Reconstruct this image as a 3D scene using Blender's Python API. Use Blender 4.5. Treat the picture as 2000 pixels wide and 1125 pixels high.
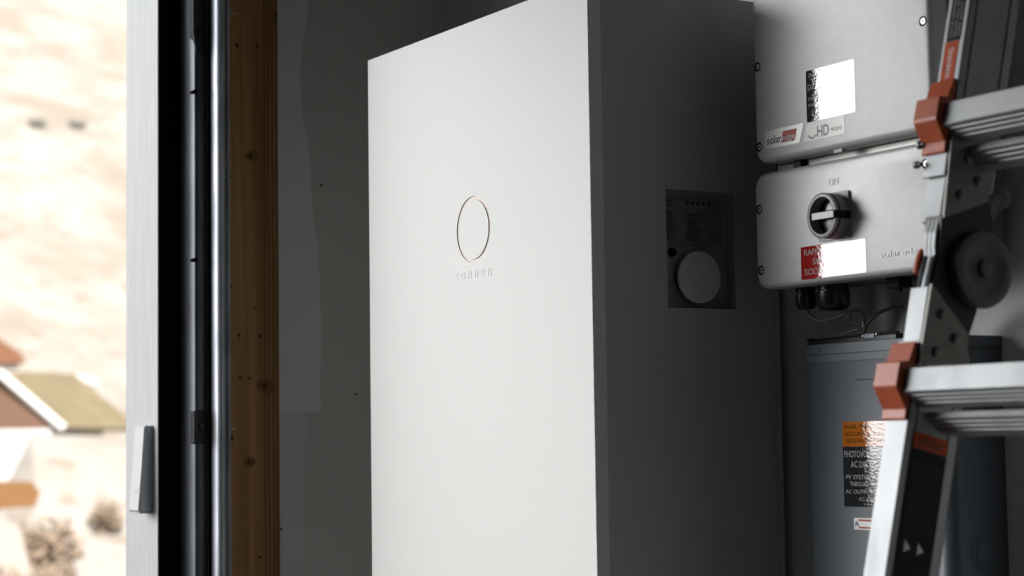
import bpy, bmesh, math, random
from mathutils import Vector, Matrix, noise

for o in list(bpy.data.objects):
    bpy.data.objects.remove(o)
S = bpy.context.scene
COL = S.collection
H = 1.15            # eye height above the slab; all heights below are given relative to the eye
PI = math.pi

# ------------------------------------------------------------------ camera
YAW, PIT, ROLL = 0.5466, 0.078, -0.0142
F = Vector((math.sin(YAW) * math.cos(PIT), math.cos(YAW) * math.cos(PIT), math.sin(PIT)))
R = Vector((math.cos(YAW), -math.sin(YAW), 0))
U = R.cross(F)
R2 = R * math.cos(ROLL) + U * math.sin(ROLL)
U2 = -R * math.sin(ROLL) + U * math.cos(ROLL)
cd = bpy.data.cameras.new('camera')
cam = bpy.data.objects.new('camera', cd)
COL.objects.link(cam)
m = Matrix((R2, U2, -F)).transposed().to_4x4()
m.translation = Vector((0, 0, H))
cam.matrix_world = m
cd.sensor_width = 36
cd.lens = 36 * 3834 / 2000
cd.clip_start = 0.05
cd.clip_end = 600
cd.dof.use_dof = True
cd.dof.focus_distance = 2.85
cd.dof.aperture_fstop = 4.8
S.camera = cam

# ------------------------------------------------------------------ view, world, sun
S.view_settings.view_transform = 'Standard'
S.view_settings.look = 'None'
S.view_settings.exposure = 0.0
S.view_settings.gamma = 1.0
S.view_settings.use_curve_mapping = False
S.cycles.use_denoising = True
S.cycles.max_bounces = 10
S.cycles.diffuse_bounces = 6
S.cycles.sample_clamp_indirect = 8

w = bpy.data.worlds.new('world')
S.world = w
w.use_nodes = True
nt = w.node_tree
nt.nodes.clear()
out = nt.nodes.new('ShaderNodeOutputWorld')
bg = nt.nodes.new('ShaderNodeBackground')
tc = nt.nodes.new('ShaderNodeTexCoord')
dot = nt.nodes.new('ShaderNodeVectorMath'); dot.operation = 'DOT_PRODUCT'
gdir = Vector((-0.86, 1.0, 0.36)).normalized()       # bright hazy part of the sky, low and to the left of the door
dot.inputs[1].default_value = gdir
rp = nt.nodes.new('ShaderNodeMapRange')
rp.inputs['From Min'].default_value = 0.86
rp.inputs['From Max'].default_value = 1.0
rp.inputs['To Min'].default_value = 0.0
rp.inputs['To Max'].default_value = 1.0
pw = nt.nodes.new('ShaderNodeMath'); pw.operation = 'POWER'; pw.inputs[1].default_value = 1.3
ml = nt.nodes.new('ShaderNodeMath'); ml.operation = 'MULTIPLY_ADD'
ml.inputs[1].default_value = 11.3      # glow
ml.inputs[2].default_value = 0.66      # base sky
nt.links.new(tc.outputs['Generated'], dot.inputs[0])
nt.links.new(dot.outputs['Value'], rp.inputs['Value'])
nt.links.new(rp.outputs['Result'], pw.inputs[0])
nt.links.new(pw.outputs[0], ml.inputs[0])
nt.links.new(ml.outputs[0], bg.inputs['Strength'])
bg.inputs['Color'].default_value = (0.965, 0.985, 1.0, 1)
nt.links.new(bg.outputs[0], out.inputs[0])

sd = bpy.data.lights.new('sun', 'SUN')
sd.energy = 11.6
sd.angle = 0.02
sd.color = (1.0, 0.93, 0.84)
sun = bpy.data.objects.new('sun', sd)
COL.objects.link(sun)
sun.rotation_euler = (math.radians(52), 0, math.radians(-12))     # high sun from behind the building onto the hillside

pd = bpy.data.lights.new('door_portal', 'AREA')
pd.shape = 'RECTANGLE'; pd.size = 2.75; pd.size_y = 2.3
pd.cycles.is_portal = True
portal = bpy.data.objects.new('door_portal', pd)
COL.objects.link(portal)
portal.location = (-0.13, 3.40, H - 0.01)
portal.rotation_euler = (math.radians(-90), 0, 0)

# ------------------------------------------------------------------ materials
def mat(name, col, rough=0.5, metal=0.0, ior=1.5, coat=0.0, coat_rough=0.05, coat_ior=1.5,
        noise_amt=0.0, noise_scale=5.0, stretch=(1, 1, 1), bump=0.0, bump_scale=40.0, bump_stretch=None,
        aniso=0.0, col2=None, lo=0.35, hi=0.65, rough_var=0.0, detail=3.0, bump_dist=0.001, spec=0.5):
    M = bpy.data.materials.new(name)
    M.use_nodes = True
    n = M.node_tree.nodes; L = M.node_tree.links
    p = n['Principled BSDF']
    p.inputs['Base Color'].default_value = (*col, 1)
    p.inputs['Roughness'].default_value = rough
    p.inputs['Metallic'].default_value = metal
    p.inputs['Specular IOR Level'].default_value = spec
    p.inputs['IOR'].default_value = ior
    p.inputs['Coat Weight'].default_value = coat
    p.inputs['Coat Roughness'].default_value = coat_rough
    p.inputs['Coat IOR'].default_value = coat_ior
    p.inputs['Anisotropic'].default_value = aniso
    t = n.new('ShaderNodeTexCoord')
    if noise_amt or col2:
        mp = n.new('ShaderNodeMapping'); mp.inputs['Scale'].default_value = stretch
        L.new(t.outputs['Object'], mp.inputs[0])
        nz = n.new('ShaderNodeTexNoise')
        nz.inputs['Scale'].default_value = noise_scale; nz.inputs['Detail'].default_value = detail
        L.new(mp.outputs[0], nz.inputs['Vector'])
        mr = n.new('ShaderNodeMapRange')
        mr.inputs['From Min'].default_value = lo; mr.inputs['From Max'].default_value = hi
        L.new(nz.outputs['Fac'], mr.inputs['Value'])
        mx = n.new('ShaderNodeMix'); mx.data_type = 'RGBA'
        L.new(mr.outputs[0], mx.inputs['Factor'])
        c2 = col2 if col2 else tuple(c * (1 - noise_amt) for c in col)
        mx.inputs[6].default_value = (*col, 1); mx.inputs[7].default_value = (*c2, 1)
        L.new(mx.outputs[2], p.inputs['Base Color'])
        if rough_var:
            m2 = n.new('ShaderNodeMapRange')
            m2.inputs['To Min'].default_value = rough; m2.inputs['To Max'].default_value = rough + rough_var
            L.new(nz.outputs['Fac'], m2.inputs['Value']); L.new(m2.outputs[0], p.inputs['Roughness'])
    if bump:
        mp = n.new('ShaderNodeMapping'); mp.inputs['Scale'].default_value = bump_stretch or (1, 1, 1)
        L.new(t.outputs['Object'], mp.inputs[0])
        nz = n.new('ShaderNodeTexNoise'); nz.inputs['Scale'].default_value = bump_scale; nz.inputs['Detail'].default_value = 3
        L.new(mp.outputs[0], nz.inputs['Vector'])
        bp = n.new('ShaderNodeBump'); bp.inputs['Strength'].default_value = bump
        bp.inputs['Distance'].default_value = bump_dist
        L.new(nz.outputs['Fac'], bp.inputs['Height'])
        L.new(bp.outputs[0], p.inputs['Normal'])
        if coat:
            L.new(bp.outputs[0], p.inputs['Coat Normal'])
    return M

M = {}
M['drywall'] = mat('drywall', (0.70, 0.69, 0.665), 0.9, noise_amt=0.06, noise_scale=3, bump=0.3, bump_scale=90)
M['mud'] = mat('joint_compound', (0.86, 0.86, 0.85), 0.85, noise_amt=0.05, noise_scale=5, bump=0.2, bump_scale=40)
M['mud_low'] = mat('joint_compound_thin', (0.74, 0.75, 0.76), 0.85, noise_amt=0.06, noise_scale=5)
M['backwall'] = mat('bare_dark_boarding', (0.28, 0.275, 0.265), 0.9)
M['concrete'] = mat('concrete', (0.22, 0.22, 0.225), 0.8, noise_amt=0.25, noise_scale=2, bump=0.3, bump_scale=30)
M['ceiling'] = mat('ceiling_board', (0.22, 0.215, 0.21), 0.9)
M['jamb'] = mat('white_painted_board', (0.56, 0.56, 0.555), 0.6, noise_amt=0.10, noise_scale=6, stretch=(20, 20, 1),
                bump=0.9, bump_scale=14, bump_stretch=(14, 14, 1), bump_dist=0.0015)
M['rubber'] = mat('black_rubber', (0.006, 0.006, 0.007), 0.9, spec=0.0)
M['wood'] = None
M['galv'] = mat('galvanised_steel', (0.47, 0.49, 0.52), 0.42, metal=1.0, noise_amt=0.35, noise_scale=14, stretch=(3, 3, .6),
                rough_var=0.14, bump=0.08, bump_scale=25, bump_stretch=(3, 3, .5))
M['fitting'] = mat('zinc_fitting', (0.19, 0.21, 0.23), 0.35, metal=0.4)
M['dull'] = mat('dark_dull_steel', (0.045, 0.05, 0.056), 0.6, metal=0.2, spec=.2)
M['track_steel'] = mat('weathered_track_steel', (0.14, 0.15, 0.165), 0.42, metal=0.5, noise_amt=0.35, noise_scale=14, stretch=(3, 3, .6))
M['galv_dark'] = mat('dull_steel', (0.16, 0.17, 0.185), 0.45, metal=0.9, noise_amt=0.3, noise_scale=20)
M['rust'] = mat('rusty_steel', (0.10, 0.05, 0.035), 0.7, metal=0.3)
M['chrome'] = mat('bright_steel', (0.6, 0.6, 0.6), 0.32, metal=1.0)
M['black_steel'] = mat('black_steel', (0.015, 0.015, 0.017), 0.3, metal=0.3)
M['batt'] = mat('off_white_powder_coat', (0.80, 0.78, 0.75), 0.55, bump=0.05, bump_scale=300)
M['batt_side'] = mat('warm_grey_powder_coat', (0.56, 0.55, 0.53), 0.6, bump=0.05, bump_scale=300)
M['ring'] = mat('rose_tinted_ring', (0.76, 0.62, 0.55), 0.45)
M['plate'] = mat('dark_plate', (0.26, 0.26, 0.255), 0.7, noise_amt=0.15, noise_scale=60)
M['recess'] = mat('recess_lining', (0.40, 0.39, 0.36), 0.7, noise_amt=0.1, noise_scale=30)
M['print_dark'] = mat('fine_print', (0.035, 0.035, 0.035), 0.6)
M['inv'] = mat('light_grey_painted_aluminium', (0.61, 0.61, 0.60), 0.42, metal=0.2, noise_amt=0.04, noise_scale=80,
               rough_var=0.08, bump=0.06, bump_scale=220)
M['inv_dark'] = mat('bare_cast_aluminium', (0.17, 0.165, 0.155), 0.65, metal=0.1)
M['bracket'] = mat('zinc_plate', (0.62, 0.60, 0.57), 0.45, metal=0.5)
GL = dict(spec=0.0, coat=1.0, coat_rough=0.03, coat_ior=1.9, bump=0.5, bump_scale=130, bump_stretch=(1, 1, 2.6), bump_dist=0.00022)
M['lab_black'] = mat('glossy_black_vinyl', (0.02, 0.023, 0.028), 0.25, **GL)
M['lab_red'] = mat('glossy_red_vinyl', (0.42, 0.012, 0.010), 0.25, **GL)
M['lab_orange'] = mat('glossy_orange_vinyl', (0.62, 0.17, 0.012), 0.25, **GL)
M['lab_white'] = mat('white_print', (0.62, 0.62, 0.62), 0.25, **GL)
M['lab_blackprint'] = mat('black_print', (0.05, 0.03, 0.01), 0.25, **GL)
M['foil'] = mat('silver_foil_label', (0.62, 0.62, 0.60), 0.4, metal=0.4)
M['foil2'] = mat('champagne_foil_label', (0.49, 0.48, 0.455), 0.45, metal=0.3)
M['ink_black'] = mat('matt_black_ink', (0.02, 0.02, 0.02), 0.5)
M['ink_red'] = mat('matt_red_ink', (0.55, 0.07, 0.03), 0.5)
M['ink_blue'] = mat('matt_blue_grey_ink', (0.22, 0.26, 0.32), 0.5)
M['ink_grey'] = mat('matt_grey_ink', (0.25, 0.25, 0.25), 0.5)
M['ink_dim'] = mat('dark_grey_ink', (0.035, 0.035, 0.035), 0.6)  # near-black base colour for the side sticker's small print
M['ink_white'] = mat('matt_white_ink', (0.75, 0.75, 0.74), 0.5)
M['knob'] = mat('grey_plastic', (0.25, 0.26, 0.27), 0.38)
M['knob_lt'] = mat('pale_grey_plastic', (0.52, 0.52, 0.52), 0.4)
M['black_pl'] = mat('black_plastic', (0.012, 0.012, 0.014), 0.3)
M['black_matt'] = mat('matt_black_plastic', (0.012, 0.012, 0.013), 0.7, spec=0.2)
M['disc'] = mat('blue_grey_painted_steel', (0.078, 0.095, 0.115), 0.43, metal=0.0, noise_amt=0.05, noise_scale=40,
                bump=0.05, bump_scale=150)
M['wire'] = mat('grey_cable_sheath', (0.26, 0.255, 0.24), 0.5)
M['tie'] = mat('cable_tie_nylon', (0.3, 0.3, 0.28), 0.4)
M['alu'] = mat('ladder_aluminium', (0.36, 0.365, 0.37), 0.48, metal=0.7, noise_amt=0.22, noise_scale=22, stretch=(1, 1, .5),
               lo=0.5, hi=0.8, rough_var=0.12, bump=0.08, bump_scale=60)
M['alu_side'] = M['alu']
M['orange_pl'] = mat('orange_plastic', (0.52, 0.10, 0.035), 0.42, noise_amt=0.15, noise_scale=30)
M['lad_lab'] = mat('ladder_black_sticker', (0.009, 0.009, 0.009), 0.6, spec=0.2)
M['lad_orange'] = mat('ladder_orange_sticker', (0.52, 0.08, 0.022), 0.6, spec=.2, noise_amt=0.4, noise_scale=120, lo=.55, hi=.7)
M['white_pl'] = mat('white_plastic', (0.52, 0.52, 0.52), 0.45)
M['grey_pl'] = mat('slate_grey_plastic', (0.62, 0.68, 0.76), 0.5)

def wood_mat():
    W = bpy.data.materials.new('knotty_pine'); W.use_nodes = True
    n = W.node_tree.nodes; L = W.node_tree.links; p = n['Principled BSDF']
    p.inputs['Roughness'].default_value = 0.7
    t = n.new('ShaderNodeTexCoord')
    mp = n.new('ShaderNodeMapping'); mp.inputs['Scale'].default_value = (1, 1, 0.035)
    L.new(t.outputs['Object'], mp.inputs[0])
    nz = n.new('ShaderNodeTexNoise'); nz.inputs['Scale'].default_value = 42; nz.inputs['Detail'].default_value = 3
    nz.inputs['Distortion'].default_value = 0.4
    L.new(mp.outputs[0], nz.inputs['Vector'])
    cr = n.new('ShaderNodeValToRGB')
    cr.color_ramp.elements[0].position = 0.30; cr.color_ramp.elements[0].color = (0.25, 0.115, 0.035, 1)
    cr.color_ramp.elements[1].position = 0.62; cr.color_ramp.elements[1].color = (0.44, 0.235, 0.085, 1)
    L.new(nz.outputs['Fac'], cr.inputs[0])
    # dark late-wood lines towards the right-hand edge
    wv = n.new('ShaderNodeTexWave'); wv.inputs['Scale'].default_value = 38; wv.inputs['Distortion'].default_value = 1.3
    wv.inputs['Detail'].default_value = 1.5; wv.inputs['Detail Scale'].default_value = 0.6
    m2 = n.new('ShaderNodeMapping'); m2.inputs['Scale'].default_value = (1, 0, 0.10)
    L.new(t.outputs['Object'], m2.inputs[0]); L.new(m2.outputs[0], wv.inputs['Vector'])
    sp = n.new('ShaderNodeSeparateXYZ'); L.new(t.outputs['Object'], sp.inputs[0])
    mr = n.new('ShaderNodeMapRange'); mr.inputs['From Min'].default_value = 0.060; mr.inputs['From Max'].default_value = 0.072
    L.new(sp.outputs['X'], mr.inputs['Value'])
    mm = n.new('ShaderNodeMath'); mm.operation = 'MULTIPLY'
    L.new(wv.outputs['Fac'], mm.inputs[0]); L.new(mr.outputs[0], mm.inputs[1])
    m3 = n.new('ShaderNodeMath'); m3.operation = 'MULTIPLY'; m3.inputs[1].default_value = 0.95
    L.new(mm.outputs[0], m3.inputs[0])
    mx = n.new('ShaderNodeMix'); mx.data_type = 'RGBA'
    L.new(m3.outputs[0], mx.inputs['Factor']); L.new(cr.outputs[0], mx.inputs[6])
    mx.inputs[7].default_value = (0.17, 0.07, 0.02, 1)
    L.new(mx.outputs[2], p.inputs['Base Color'])
    return W
M['wood'] = wood_mat()
M['knot'] = mat('knot_and_stain', (0.05, 0.022, 0.010), 0.8)
M['knot_soft'] = mat('knot_halo', (0.20, 0.09, 0.03), 0.8)

def hill_mat():
    W = bpy.data.materials.new('dry_hillside'); W.use_nodes = True
    n = W.node_tree.nodes; L = W.node_tree.links; p = n['Principled BSDF']
    p.inputs['Roughness'].default_value = 1.0
    t = n.new('ShaderNodeTexCoord')
    def nz(scale, st, det=4):
        mp = n.new('ShaderNodeMapping'); mp.inputs['Scale'].default_value = st
        L.new(t.outputs['Object'], mp.inputs[0])
        k = n.new('ShaderNodeTexNoise'); k.inputs['Scale'].default_value = scale; k.inputs['Detail'].default_value = det
        L.new(mp.outputs[0], k.inputs['Vector']); return k
    a = nz(0.22, (1, .55, 1.3)); b = nz(0.9, (1, .6, 1.2), 5)
    cr = n.new('ShaderNodeValToRGB'); e = cr.color_ramp.elements
    e[0].position = 0.36; e[0].color = (0.235, 0.205, 0.175, 1)
    e[1].position = 0.56; e[1].color = (0.30, 0.285, 0.27, 1)
    k = e.new(0.46); k.color = (0.265, 0.24, 0.215, 1)
    L.new(a.outputs['Fac'], cr.inputs[0])
    mr = n.new('ShaderNodeMapRange'); mr.inputs['From Min'].default_value = 0.56; mr.inputs['From Max'].default_value = 0.70
    L.new(b.outputs['Fac'], mr.inputs['Value'])
    mx = n.new('ShaderNodeMix'); mx.data_type = 'RGBA'
    L.new(mr.outputs[0], mx.inputs['Factor']); L.new(cr.outputs[0], mx.inputs[6])
    mx.inputs[7].default_value = (0.22, 0.19, 0.16, 1)
    L.new(mx.outputs[2], p.inputs['Base Color'])
    return W
M['hill'] = hill_mat()
M['asphalt'] = mat('dark_asphalt', (0.05, 0.052, 0.056), 0.9, noise_amt=.2, noise_scale=30)
M['roof_tan'] = mat('olive_tan_roof', (0.185, 0.155, 0.095), 0.9, noise_amt=0.2, noise_scale=.8)
M['roof_orange'] = mat('terracotta_roof', (0.16, 0.075, 0.04), 0.9)
M['timber'] = mat('orange_timber', (0.17, 0.085, 0.03), 0.8)  # the trough's own orange-brown base colour
M['fascia'] = mat('white_fascia', (0.5, 0.5, 0.5), 0.8)
M['cabin'] = mat('brown_timber_wall', (0.14, 0.08, 0.055), 0.9)
M['bush'] = mat('dry_brown_scrub', (0.25, 0.19, 0.14), 1.0, noise_amt=0.2, noise_scale=3)
M['bush_green'] = mat('grey_green_scrub', (0.19, 0.195, 0.175), 1.0, noise_amt=0.3, noise_scale=2)
M['rock'] = mat('pale_rock', (0.33, 0.31, 0.29), 1.0)

# ------------------------------------------------------------------ helpers
WM = {}
def root(name, label, cat, loc, rot=None, group=None):
    o = bpy.data.objects.new(name, None)
    COL.objects.link(o)
    o.empty_display_size = 0.05
    o.location = (loc[0], loc[1], loc[2] + H)
    if rot: o.rotation_euler = rot
    o['label'] = label; o['category'] = cat
    if group: o['group'] = group
    WM[o.name] = Matrix.LocRotScale(o.location, o.rotation_euler.copy(), None)
    return o

def obj(name, bm, material, parent=None, local=False, smooth=False, label=None, kind=None, cat=None, group=None, origin=None):
    """links a bmesh given in eye-relative metres as one object"""
    me = bpy.data.meshes.new(name)
    bmesh.ops.recalc_face_normals(bm, faces=bm.faces[:])
    bm.to_mesh(me); bm.free()
    if not local:
        me.transform(Matrix.Translation((0, 0, H)))
    o = bpy.data.objects.new(name, me)
    COL.objects.link(o)
    for k in (material if isinstance(material, (list, tuple)) else [material]):
        me.materials.append(k)
    if parent is not None:
        pm = WM[parent.name]
        if not local:
            me.transform(pm.inverted())
        o.parent = parent
        WM[o.name] = pm.copy()
    else:
        if origin is None:
            xs = [v.co for v in me.vertices]
            origin = Vector(((min(v.x for v in xs) + max(v.x for v in xs)) / 2,
                             (min(v.y for v in xs) + max(v.y for v in xs)) / 2, min(v.z for v in xs)))
        else:
            origin = Vector((origin[0], origin[1], origin[2] + H))
        me.transform(Matrix.Translation(-origin))
        o.location = origin
        WM[o.name] = Matrix.Translation(origin)
    if smooth:
        for f in me.polygons: f.use_smooth = True
        try:
            me.set_sharp_from_angle(angle=math.radians(40))
        except Exception:
            pass
    if label: o['label'] = label
    if kind: o['kind'] = kind
    if cat: o['category'] = cat
    if group: o['group'] = group
    return o

def NB(): return bmesh.new()

def box(bm, x0, x1, y0, y1, z0, z1, bevel=0.0, seg=2):
    b = NB()
    bmesh.ops.create_cube(b, size=1)
    for v in b.verts:
        v.co = Vector(((x0 + x1) / 2 + v.co.x * (x1 - x0), (y0 + y1) / 2 + v.co.y * (y1 - y0), (z0 + z1) / 2 + v.co.z * (z1 - z0)))
    if bevel:
        bmesh.ops.bevel(b, geom=b.edges[:], offset=bevel, segments=seg, profile=0.5, affect='EDGES')
    merge(bm, b); return bm

def merge(bm, b):
    mp = {v: bm.verts.new(v.co) for v in b.verts}
    for f in b.faces:
        try: bm.faces.new([mp[v] for v in f.verts])
        except ValueError: pass
    b.free()

def rounded(w0, w1, h0, h1, r, n=8):
    """rounded rectangle outline in 2-D"""
    pts = []
    for cx, cy, a0 in ((w1 - r, h1 - r, 0), (w0 + r, h1 - r, 90), (w0 + r, h0 + r, 180), (w1 - r, h0 + r, 270)):
        for k in range(n + 1):
            a = math.radians(a0 + 90 * k / n)
            pts.append((cx + r * math.cos(a), cy + r * math.sin(a)))
    return pts

def prism(bm, pts, a, b, axis='x', rings=None):
    """outline pts extruded along axis from a to b; rings = [(pos, inset)] gives eased ends"""
    def V(p, t):
        u, v = p
        return {'x': (t, u, v), 'y': (u, t, v), 'z': (u, v, t)}[axis]
    n = len(pts)
    if rings is None: rings = [(a, 0), (b, 0)]
    cx = sum(p[0] for p in pts) / n; cy = sum(p[1] for p in pts) / n
    w_ = (max(p[0] for p in pts) - min(p[0] for p in pts)) / 2
    h_ = (max(p[1] for p in pts) - min(p[1] for p in pts)) / 2
    R_ = []
    for pos, ins in rings:
        sx = (w_ - ins) / w_; sy = (h_ - ins) / h_
        mx = (max(p[0] for p in pts) + min(p[0] for p in pts)) / 2
        my = (max(p[1] for p in pts) + min(p[1] for p in pts)) / 2
        R_.append([bm.verts.new(V((mx + (p[0] - mx) * sx, my + (p[1] - my) * sy), pos)) for p in pts])
    for i in range(len(R_) - 1):
        for k in range(n):
            bm.faces.new((R_[i][k], R_[i][(k + 1) % n], R_[i + 1][(k + 1) % n], R_[i + 1][k]))
    bm.faces.new(R_[0]); bm.faces.new(R_[-1])
    return bm

def cyl(bm, c, axis, r, h0, h1, n=32, r2=None, caps=True, profile=None):
    """lathe along axis through c; profile = [(t, r)]"""
    ax = {'x': Vector((1, 0, 0)), 'y': Vector((0, 1, 0)), 'z': Vector((0, 0, 1))}.get(axis) if isinstance(axis, str) else Vector(axis).normalized()
    q = ax.orthogonal().normalized(); s = ax.cross(q)
    c = Vector(c)
    prof = profile or [(h0, r), (h1, r if r2 is None else r2)]
    rings = []
    for t, rr in prof:
        rings.append([bm.verts.new(c + ax * t + (q * math.cos(2 * PI * k / n) + s * math.sin(2 * PI * k / n)) * rr) for k in range(n)])
    for i in range(len(rings) - 1):
        for k in range(n):
            bm.faces.new((rings[i][k], rings[i][(k + 1) % n], rings[i + 1][(k + 1) % n], rings[i + 1][k]))
    if caps:
        bm.faces.new(rings[0]); bm.faces.new(rings[-1])
    return bm

def tube(bm, pts, r, n=10, radii=None, smooth_n=0):
    P = [Vector(p) for p in pts]
    if smooth_n:
        Q = []
        for i in range(len(P) - 1):
            p0 = P[max(i - 1, 0)]; p1 = P[i]; p2 = P[i + 1]; p3 = P[min(i + 2, len(P) - 1)]
            for k in range(smooth_n):
                t = k / smooth_n
                Q.append(0.5 * ((2 * p1) + (-p0 + p2) * t + (2 * p0 - 5 * p1 + 4 * p2 - p3) * t * t + (-p0 + 3 * p1 - 3 * p2 + p3) * t ** 3))
        Q.append(P[-1]); P = Q
    prev = None; rings = []
    for i, p in enumerate(P):
        d = (P[min(i + 1, len(P) - 1)] - P[max(i - 1, 0)]).normalized()
        if prev is None: q = d.orthogonal().normalized()
        else: q = (prev - d * prev.dot(d)).normalized()
        prev = q; s = d.cross(q)
        rr = radii[i] if radii else r
        rings.append([bm.verts.new(p + (q * math.cos(2 * PI * k / n) + s * math.sin(2 * PI * k / n)) * rr) for k in range(n)])
    for i in range(len(rings) - 1):
        for k in range(n):
            bm.faces.new((rings[i][k], rings[i][(k + 1) % n], rings[i + 1][(k + 1) % n], rings[i + 1][k]))
    bm.faces.new(rings[0]); bm.faces.new(rings[-1])
    return bm

_dg = None
def text(bm, s, w_, h_, org, right, up, thick=0.0004, spacing=1.0, align='L', shear=0.0, bold=0.0, free_w=False):
    """lettering fitted into a w x h box whose lower left corner is org"""
    cu = bpy.data.curves.new('t', 'FONT')
    cu.body = s; cu.size = 1; cu.space_character = spacing; cu.shear = shear; cu.offset = bold
    cu.resolution_u = 3; cu.extrude = 0.0
    ob = bpy.data.objects.new('t', cu); COL.objects.link(ob)
    dg = bpy.context.evaluated_depsgraph_get()
    me = bpy.data.meshes.new_from_object(ob.evaluated_get(dg))
    bpy.data.objects.remove(ob); bpy.data.curves.remove(cu)
    if not me.vertices: return
    xs = [v.co.x for v in me.vertices]; ys = [v.co.y for v in me.vertices]
    x0, x1, y0, y1 = min(xs), max(xs), min(ys), max(ys)
    right = Vector(right).normalized(); up = Vector(up).normalized(); nn = right.cross(up); org = Vector(org)
    sy = h_ / (y1 - y0); sx = sy if free_w else w_ / (x1 - x0)
    b = NB()
    vs = [b.verts.new(org + right * ((v.co.x - x0) * sx) + up * ((v.co.y - y0) * sy) + nn * thick) for v in me.vertices]
    for f in me.polygons:
        try: b.faces.new([vs[i] for i in f.vertices])
        except ValueError: pass
    if thick > 0:
        ret = bmesh.ops.extrude_face_region(b, geom=b.faces[:])
        for v in [g for g in ret['geom'] if isinstance(g, bmesh.types.BMVert)]:
            v.co -= nn * (thick * 0.98)
    merge(bm, b)
    bpy.data.meshes.remove(me)

RX, UZ = (0, -1, 0), (0, 0, 1)      # lettering on faces that look towards -X
def quad_label(bm, pts, normal, t):
    """thin plate with the given outline (3-D points), thickness t towards normal"""
    nn = Vector(normal) * t
    a = [bm.verts.new(Vector(p)) for p in pts]; b = [bm.verts.new(Vector(p) + nn) for p in pts]
    k = len(pts)
    for i in range(k): bm.faces.new((a[i], a[(i + 1) % k], b[(i + 1) % k], b[i]))
    bm.faces.new(a); bm.faces.new(b)
    return bm

def rl(x, y0, y1, z0, z1, r=0.003):
    return [(x, p[0], p[1]) for p in rounded(y0, y1, z0, z1, r, 4)]

# ================================================================== SETTING
XW, YW = 1.81, 3.21
FL, CE = -H, 1.50
DT = 1.13          # head of the door opening
XL = -2.6          # left wall
obj('floor', box(NB(), XL, XW + .12, -3.2, YW + .16, FL - .1, FL), M['concrete'], kind='structure')
obj('ceiling', box(NB(), XL, XW + .12, -3.2, YW + .16, CE, CE + .1), M['ceiling'], kind='structure')
obj('wall_right', box(NB(), XW, XW + .12, -3.2, YW + .16, FL, CE), M['drywall'], kind='structure')
obj('wall_left', box(NB(), XL - .1, XL, -3.2, YW + .16, FL, CE), M['backwall'], kind='structure')
obj('wall_back', box(NB(), XL, XW + .12, -3.3, -3.2, FL, CE), M['backwall'], kind='structure')
b = NB()
box(b, 1.46, XW, YW, YW + .157, FL, CE)
box(b, XL, 1.46, YW, YW + .157, DT, CE)
box(b, XL, -1.50, YW, YW + .157, FL, DT)
wf = obj('wall_front', b, M['drywall'], kind='structure')

# joint compound along the stud edge of the front wall: a wavy skim coat ending in a straight cut
def skim(x0, edge, z0, z1, t, n=60):
    bm = NB(); A = []; B = []
    for k in range(n + 1):
        z = z0 + (z1 - z0) * k / n
        A.append((x0, z)); B.append((edge(z), z))
    pts = A + B[::-1]
    a = [bm.verts.new((p[0], YW - t, p[1])) for p in pts]; c = [bm.verts.new((p[0], YW + .0005, p[1])) for p in pts]
    for i in range(n):
        j = len(pts) - 1 - i
        bm.faces.new((a[i], a[i + 1], a[j - 1], a[j]))
    for i in range(len(pts)):
        bm.faces.new((a[i], a[(i + 1) % len(pts)], c[(i + 1) % len(pts)], c[i]))
    return bm
def edge1(z):
    K = [(-.3, 1.545), (.06, 1.545), (.17, 1.546), (.28, 1.546), (.35, 1.541), (.414, 1.533), (.48, 1.528), (.54, 1.523), (.60, 1.512), (.666, 1.507), (.72, 1.512), (.76, 1.523), (.9, 1.53), (2, 1.53)]
    for (a, u), (c, v) in zip(K[:-1], K[1:]):
        if a <= z <= c:
            t = (z - a) / (c - a); t = t * t * (3 - 2 * t)
            return u + (v - u) * t + 0.0012 * math.sin(z * 40)
    return 1.53
obj('joint_compound', skim(1.4595, edge1, .058, 1.45, .0016), M['mud'], wf)
obj('joint_compound', skim(1.462, lambda z: 1.515 + .006 * math.sin(z * 9), -1.10, .057, .0010), M['mud_low'], wf)
b = NB()
for x, z in ((1.55, .47), (1.617, .09), (1.466, -.149)):
    cyl(b, (x, YW - .0012, z), 'y', .0022, -.0004, .0016, 12)
obj('screw_head', b, M['knot'], wf)

# white painted jamb board, seen on its opening side
b = NB()
box(b, 1.237, 1.300, YW + .002, YW + .160, FL, DT, bevel=.0015, seg=1)
obj('trim_1', b, M['jamb'], kind='structure')
# black seal strip
b = NB()
prism(b, [(1.2375, YW - .004), (1.2375, YW + .0015), (1.37, YW + .0015), (1.37, YW - .010), (1.25, YW - .010)], FL, DT, 'z')
obj('trim_2', b, M['rubber'], kind='structure')
# pine stud board
b = NB()
box(b, 1.345, 1.4585, YW - .014, YW + .001, FL, CE, bevel=.0015, seg=1)
stud = obj('trim_3', b, M['wood'], kind='structure', origin=(1.36, YW, FL))
b = NB(); b2 = NB()
ys = YW - .0142
for x, z, r, e in ((1.379, .709, .0032, 1.3), (1.418, .710, .0032, 1.3), (1.413, .243, .0026, .8), (1.381, .193, .0028, 1.2), (1.420, .192, .0030, 1.3),
                (1.3655, .474, .0028, 1.), (1.383, .118, .0028, 1.), (1.401, .117, .0026, 1.2), (1.367, .280, .0024, 1.2), (1.418, -.196, .003, 1.), (1.366, .013, .0035, 1.6), (1.4545, .765, .0022, 7)):
    vs = [b.verts.new((x + r * math.cos(a) * (1 + .25 * math.sin(3 * a + x * 99)), ys, z + e * r * math.sin(a))) for a in [2 * PI * k / 14 for k in range(14)]]
    b.faces.new(vs)
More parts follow.
